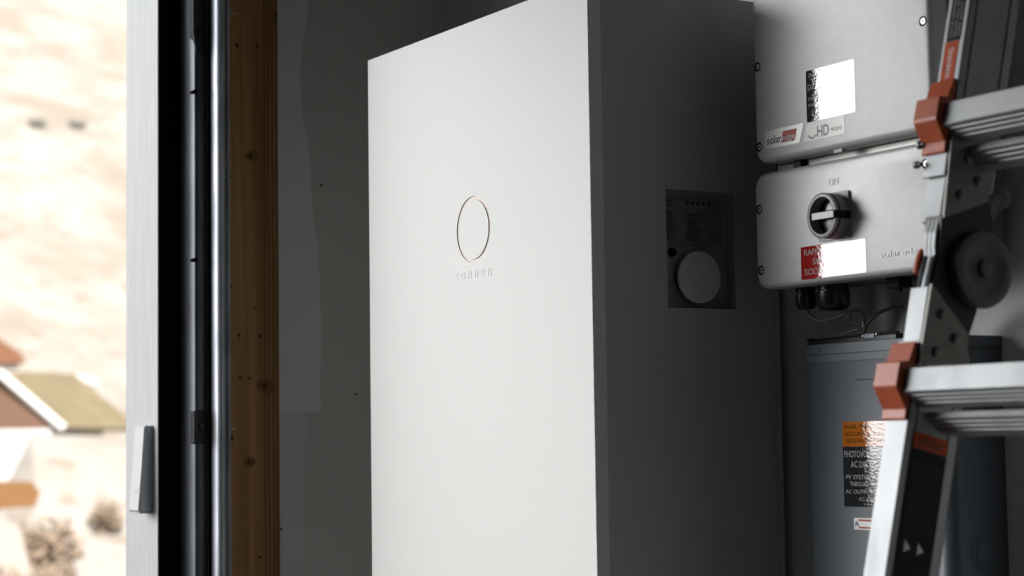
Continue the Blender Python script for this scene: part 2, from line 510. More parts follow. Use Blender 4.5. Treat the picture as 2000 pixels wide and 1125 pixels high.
for x, z, r, e in ((1.407, .513, .012, 1.0), (1.432, .104, .016, 1.1), (1.40, -.03, .010, 1.2)):
    for rr in (1.0,):
        vs = [b2.verts.new((x + r * math.cos(a) * (1 + .2 * math.sin(2 * a + x * 50)), ys + .00005, z + e * r * .8 * math.sin(a))) for a in [2 * PI * k / 20 for k in range(20)]]
        b2.faces.new(vs)
    vs = [b.verts.new((x + r * .28 * math.cos(a) - .002, ys, z + r * .35 * math.sin(a))) for a in [2 * PI * k / 12 for k in range(12)]]
    b.faces.new(vs)
obj('nail_hole', b, M['knot'], stud)
obj('knot', b2, M['knot_soft'], stud)

# ================================================================== GARAGE DOOR TRACK
tr = root('garage_door_track', 'galvanised steel garage door track running up the pine stud at the door opening', 'door track', (1.31, 3.16, -H))
ZT = .785
def thick_profile(pts, t):
    """offset an open polyline to a closed thin outline"""
    P = [Vector((p[0], p[1])) for p in pts]; L_, R_ = [], []
    for i, p in enumerate(P):
        d = (P[min(i + 1, len(P) - 1)] - P[max(i - 1, 0)]).normalized(); nrm = Vector((-d.y, d.x)) * t / 2
        L_.append(tuple(p + nrm)); R_.append(tuple(p - nrm))
    return L_ + R_[::-1]
def poly_extrude(bm, pts, t, z0, z1):
    out_ = thick_profile(pts, t); n = len(out_); h = n // 2
    a = [bm.verts.new((p[0], p[1], z0)) for p in out_]; c = [bm.verts.new((p[0], p[1], z1)) for p in out_]
    for i in range(n): bm.faces.new((a[i], a[(i + 1) % n], c[(i + 1) % n], c[i]))
    for i in range(h - 1):
        j = n - 1 - i
        bm.faces.new((a[i], a[i + 1], a[j - 1], a[j])); bm.faces.new((c[i], c[i + 1], c[j - 1], c[j]))
    return bm
# flat flange against the jamb, gently dished so that it catches a vertical streak of light
fl = [(1.2720, 3.1935), (1.2762, 3.1928), (1.2776, 3.1890), (1.2786, 3.1700), (1.2796, 3.1560), (1.2812, 3.1515), (1.2840, 3.1500), (1.2985, 3.1500), (1.3030, 3.1515), (1.3040, 3.1560), (1.3045, 3.1700)]
obj('flange', poly_extrude(NB(), fl, .0016, FL + .01, ZT - .005), M['track_steel'], tr, smooth=True)
web = [(1.3045, 3.168), (1.318, 3.170), (1.330, 3.164), (1.331, 3.135)]
obj('web', poly_extrude(NB(), web, .0016, FL + .01, ZT - .005), M['galv_dark'], tr, smooth=True)
obj('edge_bead', tube(NB(), [(1.3035, 3.1500, FL + .01), (1.3035, 3.1500, ZT - .005)], .0011, 8), M['chrome'], tr, smooth=True)
lip = [(1.331, 3.135), (1.3315, 3.120), (1.329, 3.113), (1.3255, 3.1115), (1.3235, 3.1150), (1.3215, 3.1135), (1.318, 3.110), (1.312, 3.109), (1.308, 3.112), (1.3062, 3.118), (1.3062, 3.140)]
obj('rolled_lip', poly_extrude(NB(), lip, .0018, FL + .01, ZT), M['galv'], tr, smooth=True)
# slots and mounting clips in the flange
for z in (.611, .319):
    pts = rounded(1.2770, 1.2950, z - .0041, z + .0031, .0034, 6)
    obj('slot', prism(NB(), pts, 3.1494, 3.1640, 'y'), M['rubber'], tr)
for z0, z1 in ((.003, .060),):
    obj('mounting_clip', prism(NB(), rounded(1.2772, 1.3015, z0, z1, .003, 4), 3.1475, 3.1640, 'y'), M['dull'], tr, label='dark mounting clip')
    bb = NB(); cyl(bb, (1.2915, 3.1475, (z0 + z1) / 2 + .002), 'y', .008, -.004, .0, 24, profile=[(-.0045, .004), (-.004, .0062), (0, .0062)])
    obj('bolt', bb, M['black_steel'], tr, smooth=True)
obj('joint_plate', prism(NB(), [(1.2820, .680), (1.3010, .674), (1.3010, .86), (1.2768, .86), (1.2768, .715)], 3.1475, 3.1660, 'y'), M['dull'], tr)
bb = NB(); cyl(bb, (1.2905, 3.1480, .714), 'y', .008, -.004, .0, 24, profile=[(-.0045, .004), (-.004, .0068), (0.002, .0068)])
obj('bolt', bb, M['black_steel'], tr, smooth=True)
# the curved upper run that continues above the vertical track
cv = [(1.322, 3.125, ZT + .006)]
bb = NB()
pts = [(1.322, 3.128 - .0, ZT + .006)]
for k in range(1, 9):
    a = k / 8 * PI / 2
    pts.append((1.322, 3.128 - .30 * (1 - math.cos(a)), ZT + .006 + .30 * math.sin(a)))
pts.append((1.322, 2.3, ZT + .306))
tube(bb, pts, .022, 10)
obj('curved_run', bb, M['rust'], tr, smooth=True, label='dull brown curved upper run')
# brackets to the stud with their screws
for z in (.772, .028):
    bb = NB(); box(bb, 1.331, 1.338, 3.150, 3.196, z - .02, z + .02)
    o = obj('bracket', bb, M['galv_dark'], tr)
for x, z in ((1.3640, .764), (1.3600, .0285)):
    bb = NB(); cyl(bb, (x, 3.187, z), 'x', .0045, -.006, .006, 16, profile=[(-.0065, .0015), (-.006, .0050), (-.003, .0050), (-.0025, .0022), (.008, .0018)])
    box(bb, x - .030, x + .0, 3.187, 3.1958, z - .006, z + .006)
    obj('screw', bb, M['galv'], tr, smooth=False)

# ================================================================== KEYPAD ON THE JAMB
kp = root('wall_control', 'slim white wall control with grey sides on the white door jamb', 'control', (1.237, 3.26, -.111))
bb = NB()
def loft(bm, secs):
    rings = [[bm.verts.new(p) for p in s] for s in secs]; n = len(secs[0])
    for i in range(len(rings) - 1):
        for k in range(n): bm.faces.new((rings[i][k], rings[i][(k + 1) % n], rings[i + 1][(k + 1) % n], rings[i + 1][k]))
    bm.faces.new(rings[0]); bm.faces.new(rings[-1])
    return bm
loft(bb, [[(1.2365, 3.236, z), (x, 3.236, z), (x, 3.282, z), (1.2365, 3.282, z)] for z, x in ((-.110, 1.2155), (-.106, 1.2140), (-.03, 1.2205), (.033, 1.2245), (.036, 1.2275))])
obj('housing', bb, M['grey_pl'], kp)
bb = NB()
loft(bb, [[(x + .002, 3.2355, z), (x, 3.2375, z), (x, 3.2815, z), (x + .002, 3.2835, z), (x + .004, 3.2835, z), (x + .004, 3.2355, z)] for z, x in ((-.112, 1.2125), (-.109, 1.2105), (-.03, 1.2172), (.033, 1.2213), (.0365, 1.2240))])
obj('front_cover', bb, M['white_pl'], kp)
bb = NB(); box(bb, 1.214, 1.236, 3.240, 3.262, -.1150, -.110, bevel=.001)
obj('button', bb, M['white_pl'], kp)
bb = NB(); box(bb, 1.216, 1.2345, 3.2350, 3.2365, -.1085, -.0905, bevel=.0004)
obj('battery_hatch', bb, M['grey_pl'], kp)
bb = NB()
def xm(z): return 1.2105 + (z + .109) * .0848
for (y0, y1, z0, z1) in ((3.243, 3.263, -.0721, -.0718), (3.243, 3.263, -.0826, -.0823), (3.2627, 3.263, -.0826, -.0718), (3.243, 3.2433, -.0826, -.0718)):
    quad_label(bb, [(xm(z0), y1, z0), (xm(z0), y0, z0), (xm(z1), y0, z1), (xm(z1), y1, z1)], (-1, 0, 0), .0001)
for k in range(7):
    z0, z1 = -.0785, -.0785 + (.0026 if k in (0, 2) else .0014); y1 = 3.2605 - k * .0024; y0 = y1 - .0016
    quad_label(bb, [(xm(z0), y1, z0), (xm(z0), y0, z0), (xm(z1), y0, z1), (xm(z1), y1, z1)], (-1, 0, 0), .0001)
obj('printed_mark', bb, M['ink_grey'], kp)

# ================================================================== BATTERY CABINET
XB, Y1, Y2, ZB = 1.473, 2.211, 2.872, .634
XBK = 1.7955
zb0 = -H + .10
bt = root('home_battery', 'tall white home battery cabinet with a round ring emblem on its bright front', 'battery cabinet', ((XB + XBK) / 2, (Y1 + Y2) / 2, -H))
# body with a recessed bay in the right-hand side
bb = NB()
rx0, rx1, rz0, rz1 = 1.599, 1.7175, .1825, .3485
xs = [XB + .020, rx0, rx1, XBK - .004]; zs = [zb0, rz0, rz1, ZB - .004]
G = [[bb.verts.new((x, Y1 + .001, z)) for x in xs] for z in zs]
for i in range(3):
    for j in range(3):
        if (i, j) != (1, 1): bb.faces.new((G[i][j], G[i][j + 1], G[i + 1][j + 1], G[i + 1][j]))
dep = .019
hole = [G[1][1], G[1][2], G[2][2], G[2][1]]
inn = [bb.verts.new((v.co.x, Y1 + .001 + dep, v.co.z)) for v in hole]
fm = []
for k in range(4): fm.append(bb.faces.new((hole[k], hole[(k + 1) % 4], inn[(k + 1) % 4], inn[k])))
fm.append(bb.faces.new(inn))
for f in fm: f.material_index = 1
bk = [[bb.verts.new((x, Y2 - .001, z)) for x in (xs[0], xs[-1])] for z in (zs[0], zs[-1])]
bb.faces.new((bk[0][0], bk[0][1], bk[1][1], bk[1][0]))
bb.faces.new([G[i][0] for i in range(4)] + [bk[1][0], bk[0][0]])
bb.faces.new([G[i][3] for i in range(4)] + [bk[1][1], bk[0][1]])
bb.faces.new([G[0][j] for j in range(4)] + [bk[0][1], bk[0][0]])
bb.faces.new([G[3][j] for j in range(4)] + [bk[1][1], bk[1][0]])
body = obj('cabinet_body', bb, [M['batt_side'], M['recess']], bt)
# back frame edge
bb = NB(); box(bb, XBK - .006, XBK, Y1 - .0015, Y2 + .0015, zb0, ZB - .002, bevel=.0015)
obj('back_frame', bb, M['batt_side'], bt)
bb = NB(); box(bb, XBK, XW - .0005, Y1 + .03, Y2 - .03, zb0, ZB - .08)
obj('wall_mount', bb, M['black_steel'], bt)
bb = NB(); box(bb, XB + .03, XBK - .02, Y1 + .03, Y2 - .03, -H, zb0)
obj('plinth', bb, M['black_steel'], bt)
# front cover: flat with a shallow circular groove
cy_, cz_, ro, ri = 2.5305, .318, .0500, .0449
bb = NB()
def cover(bm):
    n = 96
    x0 = XB
    # outer rounded rectangle split against a circle: triangulate with a grid of quads to a square then radial fan
    sq = .09
    ya, yb, za, zb = Y1 + .0012, Y2 - .0012, zb0 + .0012, ZB - .0012
    Y = [ya, cy_ - sq, cy_ + sq, yb]; Z = [za, cz_ - sq, cz_ + sq, zb]
    g = [[bm.verts.new((x0, y, z)) for y in Y] for z in Z]
    for i in range(3):
        for j in range(3):
            if (i, j) != (1, 1): bm.faces.new((g[i][j], g[i][j + 1], g[i + 1][j + 1], g[i + 1][j]))
    circ = [bm.verts.new((x0, cy_ + ro * math.cos(2 * PI * k / n), cz_ + ro * math.sin(2 * PI * k / n))) for k in range(n)]
    corners = {12: g[2][2], 36: g[2][1], 60: g[1][1], 84: g[1][2]}
    for s_ in (12, 36, 60, 84):
        e_ = (s_ + 24)
        c0 = corners[s_]; c1 = corners[e_ % n if e_ % n else 0] if (e_ % n) in corners else corners[12]
        mid = s_ + 12
        bm.faces.new((c0, c1, circ[mid % n]))
        for k in range(s_, mid): bm.faces.new((c0, circ[(k + 1) % n], circ[k % n]))
        for k in range(mid, e_): bm.faces.new((c1, circ[(k + 1) % n], circ[k % n]))
    # groove wall
    back = [bm.verts.new((x0 + .0016, v.co.y, v.co.z)) for v in circ]
    for k in range(n): bm.faces.new((circ[k], circ[(k + 1) % n], back[(k + 1) % n], back[k]))
    # eased rim and the returns
    o0 = [g[0][0], g[0][1], g[0][2], g[0][3], g[1][3], g[2][3], g[3][3], g[3][2], g[3][1], g[3][0], g[2][0], g[1][0]]
    def off(v, d, x):
        y = v.co.y; z = v.co.z
        y2 = y - d if abs(y - ya) < 1e-6 else (y + d if abs(y - yb) < 1e-6 else y)
        z2 = z - d if abs(z - za) < 1e-6 else (z + d if abs(z - zb) < 1e-6 else z)
        return bm.verts.new((x, y2, z2))
    o1 = [off(v, .0008, x0 + .0004) for v in o0]
    o2 = [off(v, .0012, x0 + .0014) for v in o0]
    o3 = [bm.verts.new((x0 + .0205, v.co.y, v.co.z)) for v in o2]
    k = len(o0)
    for A_, B_ in ((o0, o1), (o1, o2), (o2, o3)):
        for i in range(k): bm.faces.new((A_[i], A_[(i + 1) % k], B_[(i + 1) % k], B_[i]))
    bm.faces.new(o3)
cover(bb)
fc = obj('front_cover', bb, M['batt'], bt)
bb = NB()
n = 96
A_ = [bb.verts.new((XB + .0014, cy_ + (ro - .0001) * math.cos(2 * PI * k / n), cz_ + (ro - .0001) * math.sin(2 * PI * k / n))) for k in range(n)]
B_ = [bb.verts.new((XB + .0014, cy_ + ri * .98 * math.cos(2 * PI * k / n), cz_ + ri * .98 * math.sin(2 * PI * k / n))) for k in range(n)]
for k in range(n): bb.faces.new((A_[k], A_[(k + 1) % n], B_[(k + 1) % n], B_[k]))
obj('emblem_ring', bb, M['ring'], fc, label='rose tinted ring')
bb = NB(); cyl(bb, (XB, cy_, cz_), 'x', ri, -.0001, .0020, 96)
obj('emblem_disc', bb, M['batt'], fc)
bb = NB(); text(bb, 'sonnen', .105, .0115, (XB, 2.5845, .2445), RX, UZ, .0004, spacing=1.5)
obj('brand_lettering', bb, M['batt'], fc, label='small raised white lettering')
# bay contents
bb = NB(); prism(bb, rounded(1.6045, 1.7075, .2735, .3400, .001, 2), Y1 + .0175, Y1 + .0195, 'y')
lab = obj('rating_plate', bb, M['plate'], bt, label='dark rating plate with fine print')
bb = NB(); random.seed(4)
xr, ur = (1, 0, 0), (0, 0, 1)
for k in range(24):
    z = .3345 - k * .0024
    if k in (4, 5): continue
    wdt = random.uniform(.012, .022)
    box(bb, 1.607, 1.607 + wdt, Y1 + .0172, Y1 + .0175, z - .0005, z + .0004)
    if k > 6:
        x0 = 1.640 + random.uniform(0, .01); box(bb, x0, x0 + random.uniform(.012, .035), Y1 + .0172, Y1 + .0175, z - .0005, z + .0004)
for k in range(5):
    x = 1.648 + k * .0095
    cyl(bb, (x, Y1 + .0174, .333), 'y', .0028, -.0002, .0001, 10)
obj('fine_print', bb, M['print_dark'], lab)
bb = NB(); cyl(bb, (1.6205, Y1 + .017, .2615), 'y', .006, 0, .003, 28, profile=[(0, .0045), (-.0015, .0058), (.003, .0062)])
obj('grommet', bb, M['rubber'], bt, smooth=True)
bb = NB(); cyl(bb, (1.6570, Y1 + .004, .2265), 'y', .0365, -.0005, .004, 72)
obj('round_cover', bb, M['batt'], bt)
bb = NB(); cyl(bb, (1.6560, Y1 + .006, .2265), 'y', .0300, 0, .014, 48)
obj('cover_boss', bb, M['rubber'], bt)

# ================================================================== INVERTER (upper unit)
XI = 1.66
def screw(parent, y, z, x=XI, r=.0058):
    bb = NB(); cyl(bb, (x, y, z), 'x', r * 1.12, -.0003, .001, 28)
    obj('recess_shade', bb, M['black_matt'], parent)  # flat dark disc: shade of a sunk screw hole put into colour
    y -= .0013
    bb = NB(); cyl(bb, (x, y, z), 'x', r, 0, 0, 24, profile=[(-.0006, r * .28), (-.0011, r * .34), (-.0010, r * .62), (-.0002, r * .74)], caps=False)
    obj('screw', bb, M['chrome'], parent, smooth=True)
    bb = NB(); cyl(bb, (x, y, z), 'x', r * .30, -.0008, -.0004, 6)
    obj('screw_socket', bb, M['black_steel'], parent)

iv = root('solar_inverter', 'upper grey wall box with the large black glossy label, at the top of the wall', 'inverter', (1.73, 1.91, .366))
ya, yb, za, zb = 1.742, 2.090, .3695, .835
bb = NB()
prism(bb, rounded(ya, yb, za, zb, .020, 10), 0, 0, 'x', rings=[(XI, .0065), (XI + .0012, .0035), (XI + .0035, .0012), (XI + .0075, 0), (XI + .028, 0)])
ic = obj('front_cover', bb, M['inv'], iv, smooth=True)
bb = NB()
prism(bb, rounded(ya + .003, yb - .003, za + .002, zb - .003, .018, 8), 0, 0, 'x', rings=[(XI + .0285, 0), (XI + .128, 0), (XI + .132, .004)])
obj('housing', bb, M['inv_dark'], iv, smooth=True)
bb = NB(); box(bb, XI + .12, XW - .0155, ya + .04, yb - .04, za + .05, zb - .02)
obj('wall_bracket', bb, M['inv_dark'], iv)
for y, z in ((1.7545, .505), (2.0800, .504), (2.0805, .393), (1.757, .393), (1.7545, .80), (2.08, .80)):
    screw(iv, y, z)
# labels
t = .0004
bb = NB(); quad_label(bb, rl(XI, 1.8815, 1.9780, .4115, .4805, .003), (-1, 0, 0), t)
L1 = obj('warning_label', bb, M['lab_black'], ic, label='glossy black warning label')
bb = NB()
xx = XI - t
for s_, y, wd, z, h in (('PHOTOVOLTAIC', 1.9715, .083, .4700, .0062), ('DC DISCONNECT', 1.9745, .084, .4540, .0078), ('MAXIMUM VOLTAGE', 1.9735, .078, .4400, .0044),
                        ('MAX CIRCUIT CURRENT', 1.9745, .084, .4315, .0044), ('SHORT CIRCUIT', 1.9675, .070, .4225, .0044)):
    text(bb, s_, wd, h, (xx, y, z), RX, UZ, .00012)
obj('label_lettering', bb, M['lab_white'], L1)
bb = NB(); quad_label(bb, [(XI, 2.0665, .3875), (XI, 1.9945, .3875), (XI, 1.9850, .4125), (XI, 2.0665, .4125)], (-1, 0, 0), t)
L2 = obj('brand_label', bb, M['foil'], ic, label='silver brand label')
bb = NB(); text(bb, 'solar', .0300, .0110, (xx, 2.0620, .3935), RX, UZ, .00012, bold=.012)
obj('brand_lettering', bb, M['ink_black'], L2, label='black lettering')
bb = NB(); quad_label(bb, [(xx, 2.0325, .3925), (xx, 2.0120, .3925), (xx, 2.0112, .3912), (xx, 2.0085, .3912), (xx, 2.0075, .3925), (xx, 2.0035, .3925), (xx, 1.9990, .4075), (xx, 2.0280, .4075)], (-1, 0, 0), .00012)
obj('brand_panel', bb, M['ink_red'], L2, label='red slanted panel')
bb = NB(); text(bb, 'edge', .0270, .0118, (xx - .00015, 2.0300, .3915), RX, UZ, .00012, bold=.008)
obj('brand_lettering', bb, M['ink_white'], L2, label='white lettering')
bb = NB(); quad_label(bb, [(XI, 1.9865, .3865), (XI, 1.9035, .3870), (XI, 1.9030, .4110), (XI, 1.9790, .4110)], (-1, 0, 0), .0003)
L3 = obj('series_label', bb, M['foil2'], ic, label='beige series label')
bb = NB(); xs_ = XI - .0003
text(bb, 'HD', .0235, .0150, (xs_, 1.9580, .3895), RX, UZ, .00012, bold=.02)
for k, (y, z) in enumerate(((1.9770, .3920), (1.9740, .3900), (1.9710, .3885), (1.9680, .3885), (1.9650, .3900), (1.9620, .3915))):
    box(bb, xs_ - .00012, xs_, y - .0026, y, z, z + .0026)
obj('series_lettering', bb, M['ink_blue'], L3)
bb = NB(); text(bb, 'wave', .0225, .0055, (xs_, 1.9310, .3930), RX, UZ, .00012)
obj('series_lettering', bb, M['ink_grey'], L3)
bb = NB(); box(bb, 1.674, 1.684, ya + .0022, ya + .0045, .5085, .5120); box(bb, 1.674, 1.6755, ya + .0022, ya + .0045, .44, .5085)
obj('seam_slot', bb, M['black_matt'], iv)
# small tabs under the box
bb = NB(); box(bb, 1.6665, 1.6750, 1.918, 1.934, .3652, .3702, bevel=.0006)
obj('white_tab', bb, M['white_pl'], iv)

# ================================================================== mounting plate between the units
bb = NB(); box(bb, 1.692, 1.712, 1.765, 2.082, .3590, .3705)
box(bb, 1.712, 1.790, 1.765, 2.082, .3600, .3650)
mp_ = obj('mounting_plate', bb, M['bracket'], None, label='pale metal plate bridging the gap between the upper and lower boxes', cat='plate')
bb = NB(); box(bb, 1.6820, 1.6920, 2.020, 2.036, .3600, .3705, bevel=.001)
obj('black_clip', bb, M['black_pl'], mp_)

# ================================================================== LOWER SWITCH BOX
sw = root('switch_box', 'lower grey wall box with the black rotary switch and red label', 'switch box', (1.72, 1.92, .2))
ya, yb, za, zb = 1.742, 2.0945, .1995, .3580
bb = NB()
prism(bb, rounded(ya, yb, za, zb, .019, 10), 0, 0, 'x', rings=[(XI, .0065), (XI + .0012, .0035), (XI + .0035, .0012), (XI + .0075, 0), (XI + .030, 0)])
sc = obj('front_cover', bb, M['inv'], sw, smooth=True)
bb = NB()
prism(bb, rounded(ya + .0008, yb - .003, za + .002, zb - .0005, .017, 8), 0, 0, 'x', rings=[(XI + .0305, 0), (XI + .112, 0), (XI + .118, .004)])
obj('housing', bb, M['inv_dark'], sw, smooth=True)
bb = NB(); box(bb, XI + .11, XW - .0155, ya + .06, yb - .06, za + .03, zb - .02)
obj('wall_bracket', bb, M['inv_dark'], sw)
for y, z in ((2.0835, .309), (2.0825, .2255), (1.7570, .2255), (1.7570, .330)):
    screw(sw, y, z)
bb = NB(); quad_label(bb, rl(XI, 1.8695, 1.9975, .2055, .2490, .002), (-1, 0, 0), t)
L4 = obj('warning_label', bb, M['lab_red'], sc, label='glossy red warning label')
bb = NB()
for s_, y, wd, z in (('RAPID SHUTDOWN', 1.9905, .113, .2368), ('SWITCH FOR', 1.9735, .080, .2240), ('SOLAR PV SYSTEM', 1.9905, .113, .2112)):
    text(bb, s_, wd, .0084, (xx, y, z), RX, UZ, .00012)
obj('label_lettering', bb, M['lab_white'], L4)
bb = NB(); text(bb, 'ON', .0190, .0098, (XI, 1.9380, .3235), RX, UZ, .0006); obj('position_mark', bb, M['inv'], sc)
bb = NB(); text(bb, '0', .0055, .0085, (XI, 1.9710, .2790), RX, UZ, .0006); obj('position_mark', bb, M['inv'], sc)
bb = NB()
text(bb, 'solar', .0370, .0080, (XI, 1.8430, .2215), RX, UZ, .0011)
text(bb, 'edge', .0360, .0100, (XI, 1.8030, .2190), RX, UZ, .0011)
box(bb, XI - .0006, XI, 1.783, 1.803, .2165, .2172)
obj('brand_lettering', bb, M['inv'], sc, label='embossed lettering in the cover')
# rotary switch
bb = NB(); prism(bb, rounded(1.897, 1.958, .2525, .3140, .003, 4), XI - .0035, XI, 'x')
kpz = obj('switch_plate', bb, M['knob'], sw)
bb = NB(); quad_label(bb, rl(XI - .0035, 1.9020, 1.9530, .2575, .3090, .006), (-1, 0, 0), .0006)
obj('switch_panel', bb, M['knob_lt'], kpz)
ky, kz, kx = 1.9235, .2825, 1.634
bb = NB()
cyl(bb, (0, ky, kz), 'x', .03, 0, 0, 64, profile=[(kx + .017, .0240), (kx + .001, .0240), (kx, .0245), (kx, .0288), (kx + .0007, .0297), (kx + .004, .0297)], caps=False)
kn = obj('knob_ring', bb, M['knob'], sw, smooth=True)
bb = NB(); cyl(bb, (0, ky, kz), 'x', .03, 0, 0, 64, profile=[(kx + .004, .0297), (kx + .0045, .0288), (kx + .007, .0288), (kx + .0075, .0295)], caps=False)
obj('knob_groove', bb, M['black_pl'], sw, smooth=True)
bb = NB(); cyl(bb, (0, ky, kz), 'x', .03, 0, 0, 64, profile=[(kx + .0075, .0295), (XI - .0042, .0295), (XI - .0036, .0290)], caps=False)
obj('knob_body', bb, M['knob'], sw, smooth=True)
bb = NB(); cyl(bb, (0, ky, kz), 'x', .0240, kx + .015, kx + .0165, 48)
obj('knob_well', bb, M['black_pl'], sw)
for s_ in (-1, 1):
    bb = NB(); n = 20
    sec = []
    for t_, sc_ in ((kx + .015, 1.0), (kx + .008, .92), (kx + .005, .72), (kx + .004, .4)):
        ring_ = []
        for k in range(n + 1):
            a = PI * k / n
            ring_.append((t_, 1.912 + .0115 * sc_ * math.cos(a), kz + s_ * (.0062 + .0125 * sc_ * math.sin(a))))
        sec.append(ring_)
    loft(bb, sec)
    obj('thumb_grip', bb, M['knob_lt'], sw, smooth=True)
bb = NB(); box(bb, 1.6285, XI - .0040, 1.8918, 1.9365, .2765, .2865, bevel=.0006)
kb = obj('switch_handle', bb, M['black_matt'], sw)
bb = NB(); box(bb, 1.6278, 1.6286, 1.8935, 1.9355, .2772, .2858, bevel=.0002)
obj('handle_inlay', bb, M['ink_white'], kb, label='pale stripe')

# cable glands under the switch box
def gland(name, y, r, hgt, label, x=1.715):
    t_ = obj(name, cyl(NB(), (x, y, .2015), 'z', r, 0, 0, 28, profile=[(.0, r * .95), (-.007, r * .95), (-.0072, r * .80), (-.009, r * .80), (-.0092, r), (-hgt * .78, r), (-hgt * .95, r * .82), (-hgt, r * .55)]), M['black_pl'], None,
             smooth=True, label=label, cat='cable gland')
    return t_
gland('cable_gland', 2.056, .0145, .0300, 'small black cable gland with the thin grey cable, under the switch box')
gland('cable_gland', 1.999, .0225, .0350, 'large black cable gland with no cable, under the switch box')
bb = NB(); box(bb, 1.706, 1.730, 1.861, 1.886, .1875, .2010, bevel=.0015)
cyl(bb, (1.718, 1.872, .187), 'z', .003, -.004, .001, 12)
obj('plug_connector', bb, M['black_matt'], None, label='square black plug under the right half of the switch box', cat='connector')
bb = NB(); cyl(bb, (1.718, 1.832, .2010), 'z', .012, -.016, 0, 20)
obj('blanking_plug', bb, M['black_matt'], None, smooth=True, label='round black blanking plug beside the square plug, under the switch box', cat='plug')

# grey cable from the gland and its branch
bb = NB()
tube(bb, [(1.715, 2.056, .178), (1.716, 2.053, .166), (1.722, 2.035, .155), (1.735, 2.010, .160), (1.742, 1.995, .166), (1.750, 1.985, .165), (1.757, 1.987, .155), (1.762, 1.990, .144), (1.763, 1.995, .137), (1.765, 2.000, .128)], .0026, 10, smooth_n=6)
cb = obj('cable', bb, M['wire'], None, smooth=True, label='thin grey cable hanging from the small gland down to the top of the steel box', cat='cable')
bb = NB(); tube(bb, [(1.760, 1.989, .146), (1.765, 1.976, .158), (1.775, 1.966, .166), (1.79, 1.955, .170), (1.806, 1.945, .170)], .0024, 10, smooth_n=6)
obj('cable_branch', bb, M['wire'], cb, smooth=True)
bb = NB(); cyl(bb, (1.761, 1.990, .148), (.05, .1, 1), .0048, -.004, .004, 14)
tube(bb, [(1.7560, 1.992, .148), (1.750, 2.003, .152), (1.748, 2.009, .158)], .0016, 6)
box(bb, 1.746, 1.750, 2.003, 2.011, .1535, .162, bevel=.0008)
obj('cable_tie', bb, M['tie'], cb)

# the whole inverter group sits a little closer to the wall and further in
for o in list(bpy.data.objects):
    if o.parent is None and o.name.split('.')[0] in ('solar_inverter', 'switch_box', 'mounting_plate', 'cable_gland', 'plug_connector', 'blanking_plug', 'cable'):
        o.location += Vector((.015, .0170, .0035 if o.name == 'solar_inverter' else .0020))

# ================================================================== STEEL DISCONNECT BOX
XD = 1.715
dz0 = -.52
db = root('disconnect_box', 'blue-grey steel electrical box with orange and black label, behind the ladder', 'electrical box', (1.76, 1.93, dz0))
ya, yb = 1.790, 2.072
bb = NB()
prism(bb, [(XD + .022, ya + .0006), (XW - .0005, ya + .0006), (XW - .0005, yb - .0006), (XD + .022, yb - .0006)], dz0, .1225, 'z')
obj('enclosure', bb, M['disc'], db)
# cap
def cnr(x0, x1, y0, y1, r, n=6):
    """plan outline with rounded front corners (front is low x)"""
    pts = [(x1, y0), (x1, y1)]
    for k in range(n + 1):
        a = PI / 2 + (PI / 2) * k / n
        pts.append((x0 + r + r * math.cos(a), y1 - r + r * math.sin(a)))
    for k in range(n + 1):
        a = PI + (PI / 2) * k / n
        pts.append((x0 + r + r * math.cos(a), y0 + r + r * math.sin(a)))
    return pts
bb = NB(); prism(bb, cnr(XD, XW - .0005, ya - .001, yb - .002, .015), .1100, .1240, 'z', rings=[(.1100, 0), (.1232, 0), (.1240, .0008)])
obj('top_cap', bb, M['disc'], db, smooth=True)
bb = NB(); prism(bb, cnr(XD + .0005, XD + .03, ya, yb, .019), 0, 0, 'z', rings=[(dz0 + .01, 0), (.0985, 0), (.0995, .0007)])
dr = obj('door', bb, M['disc'], db, smooth=True)
bb = NB(); prism(bb, cnr(XD + .003, XD + .03, ya + .002, yb - .002, .008), .0990, .1105, 'z')
obj('door_gasket', bb, M['disc'], db)
# pressed creases in the door
bb = NB()
for z in (.0740, .0295):
    tube(bb, [(XD + .0010, ya + .022, z), (XD + .0010, ya + .17 if z > .05 else ya + .12, z)], .0012, 8)
obj('crease', bb, M['disc'], dr, smooth=True)
bb = NB(); quad_label(bb, [(XD, 2.0300, .1140), (XD, 2.0300, .1195), (XD, 2.0285, .1195), (XD, 2.0285, .1140)], (-1, 0, 0), .0005)
obj('latch_slot', bb, M['black_pl'], db)
# labels on the door
xd = XD + .0005
bb = NB(); quad_label(bb, [(xd, 1.9880, -.0130), (xd, 1.8750, -.0130), (xd, 1.8750, .0195), (xd, 1.9880, .0195)], (-1, 0, 0), t)
L5 = obj('warning_label', bb, M['lab_orange'], dr, label='orange warning label')
bb = NB()
xl = xd - t
for s_, y, wd, z, h in (('DUAL INPUT SUPPLY', 1.9845, .098, .0100, .0056), ('SECOND SOURCE IS', 1.9830, .095, .0010, .0056), ('SOLAR PV SYSTEM', 1.9795, .088, -.0080, .0056)):
    text(bb, s_, wd, h, (xl, y, z), RX, UZ, .00012)
obj('label_lettering', bb, M['lab_blackprint'], L5)
bb = NB(); quad_label(bb, [(xd, 1.9880, -.0910), (xd, 1.8750, -.0910), (xd, 1.8750, -.0132), (xd, 1.9880, -.0132)], (-1, 0, 0), t)
L6 = obj('warning_label', bb, M['lab_black'], dr, label='black warning label')
bb = NB()
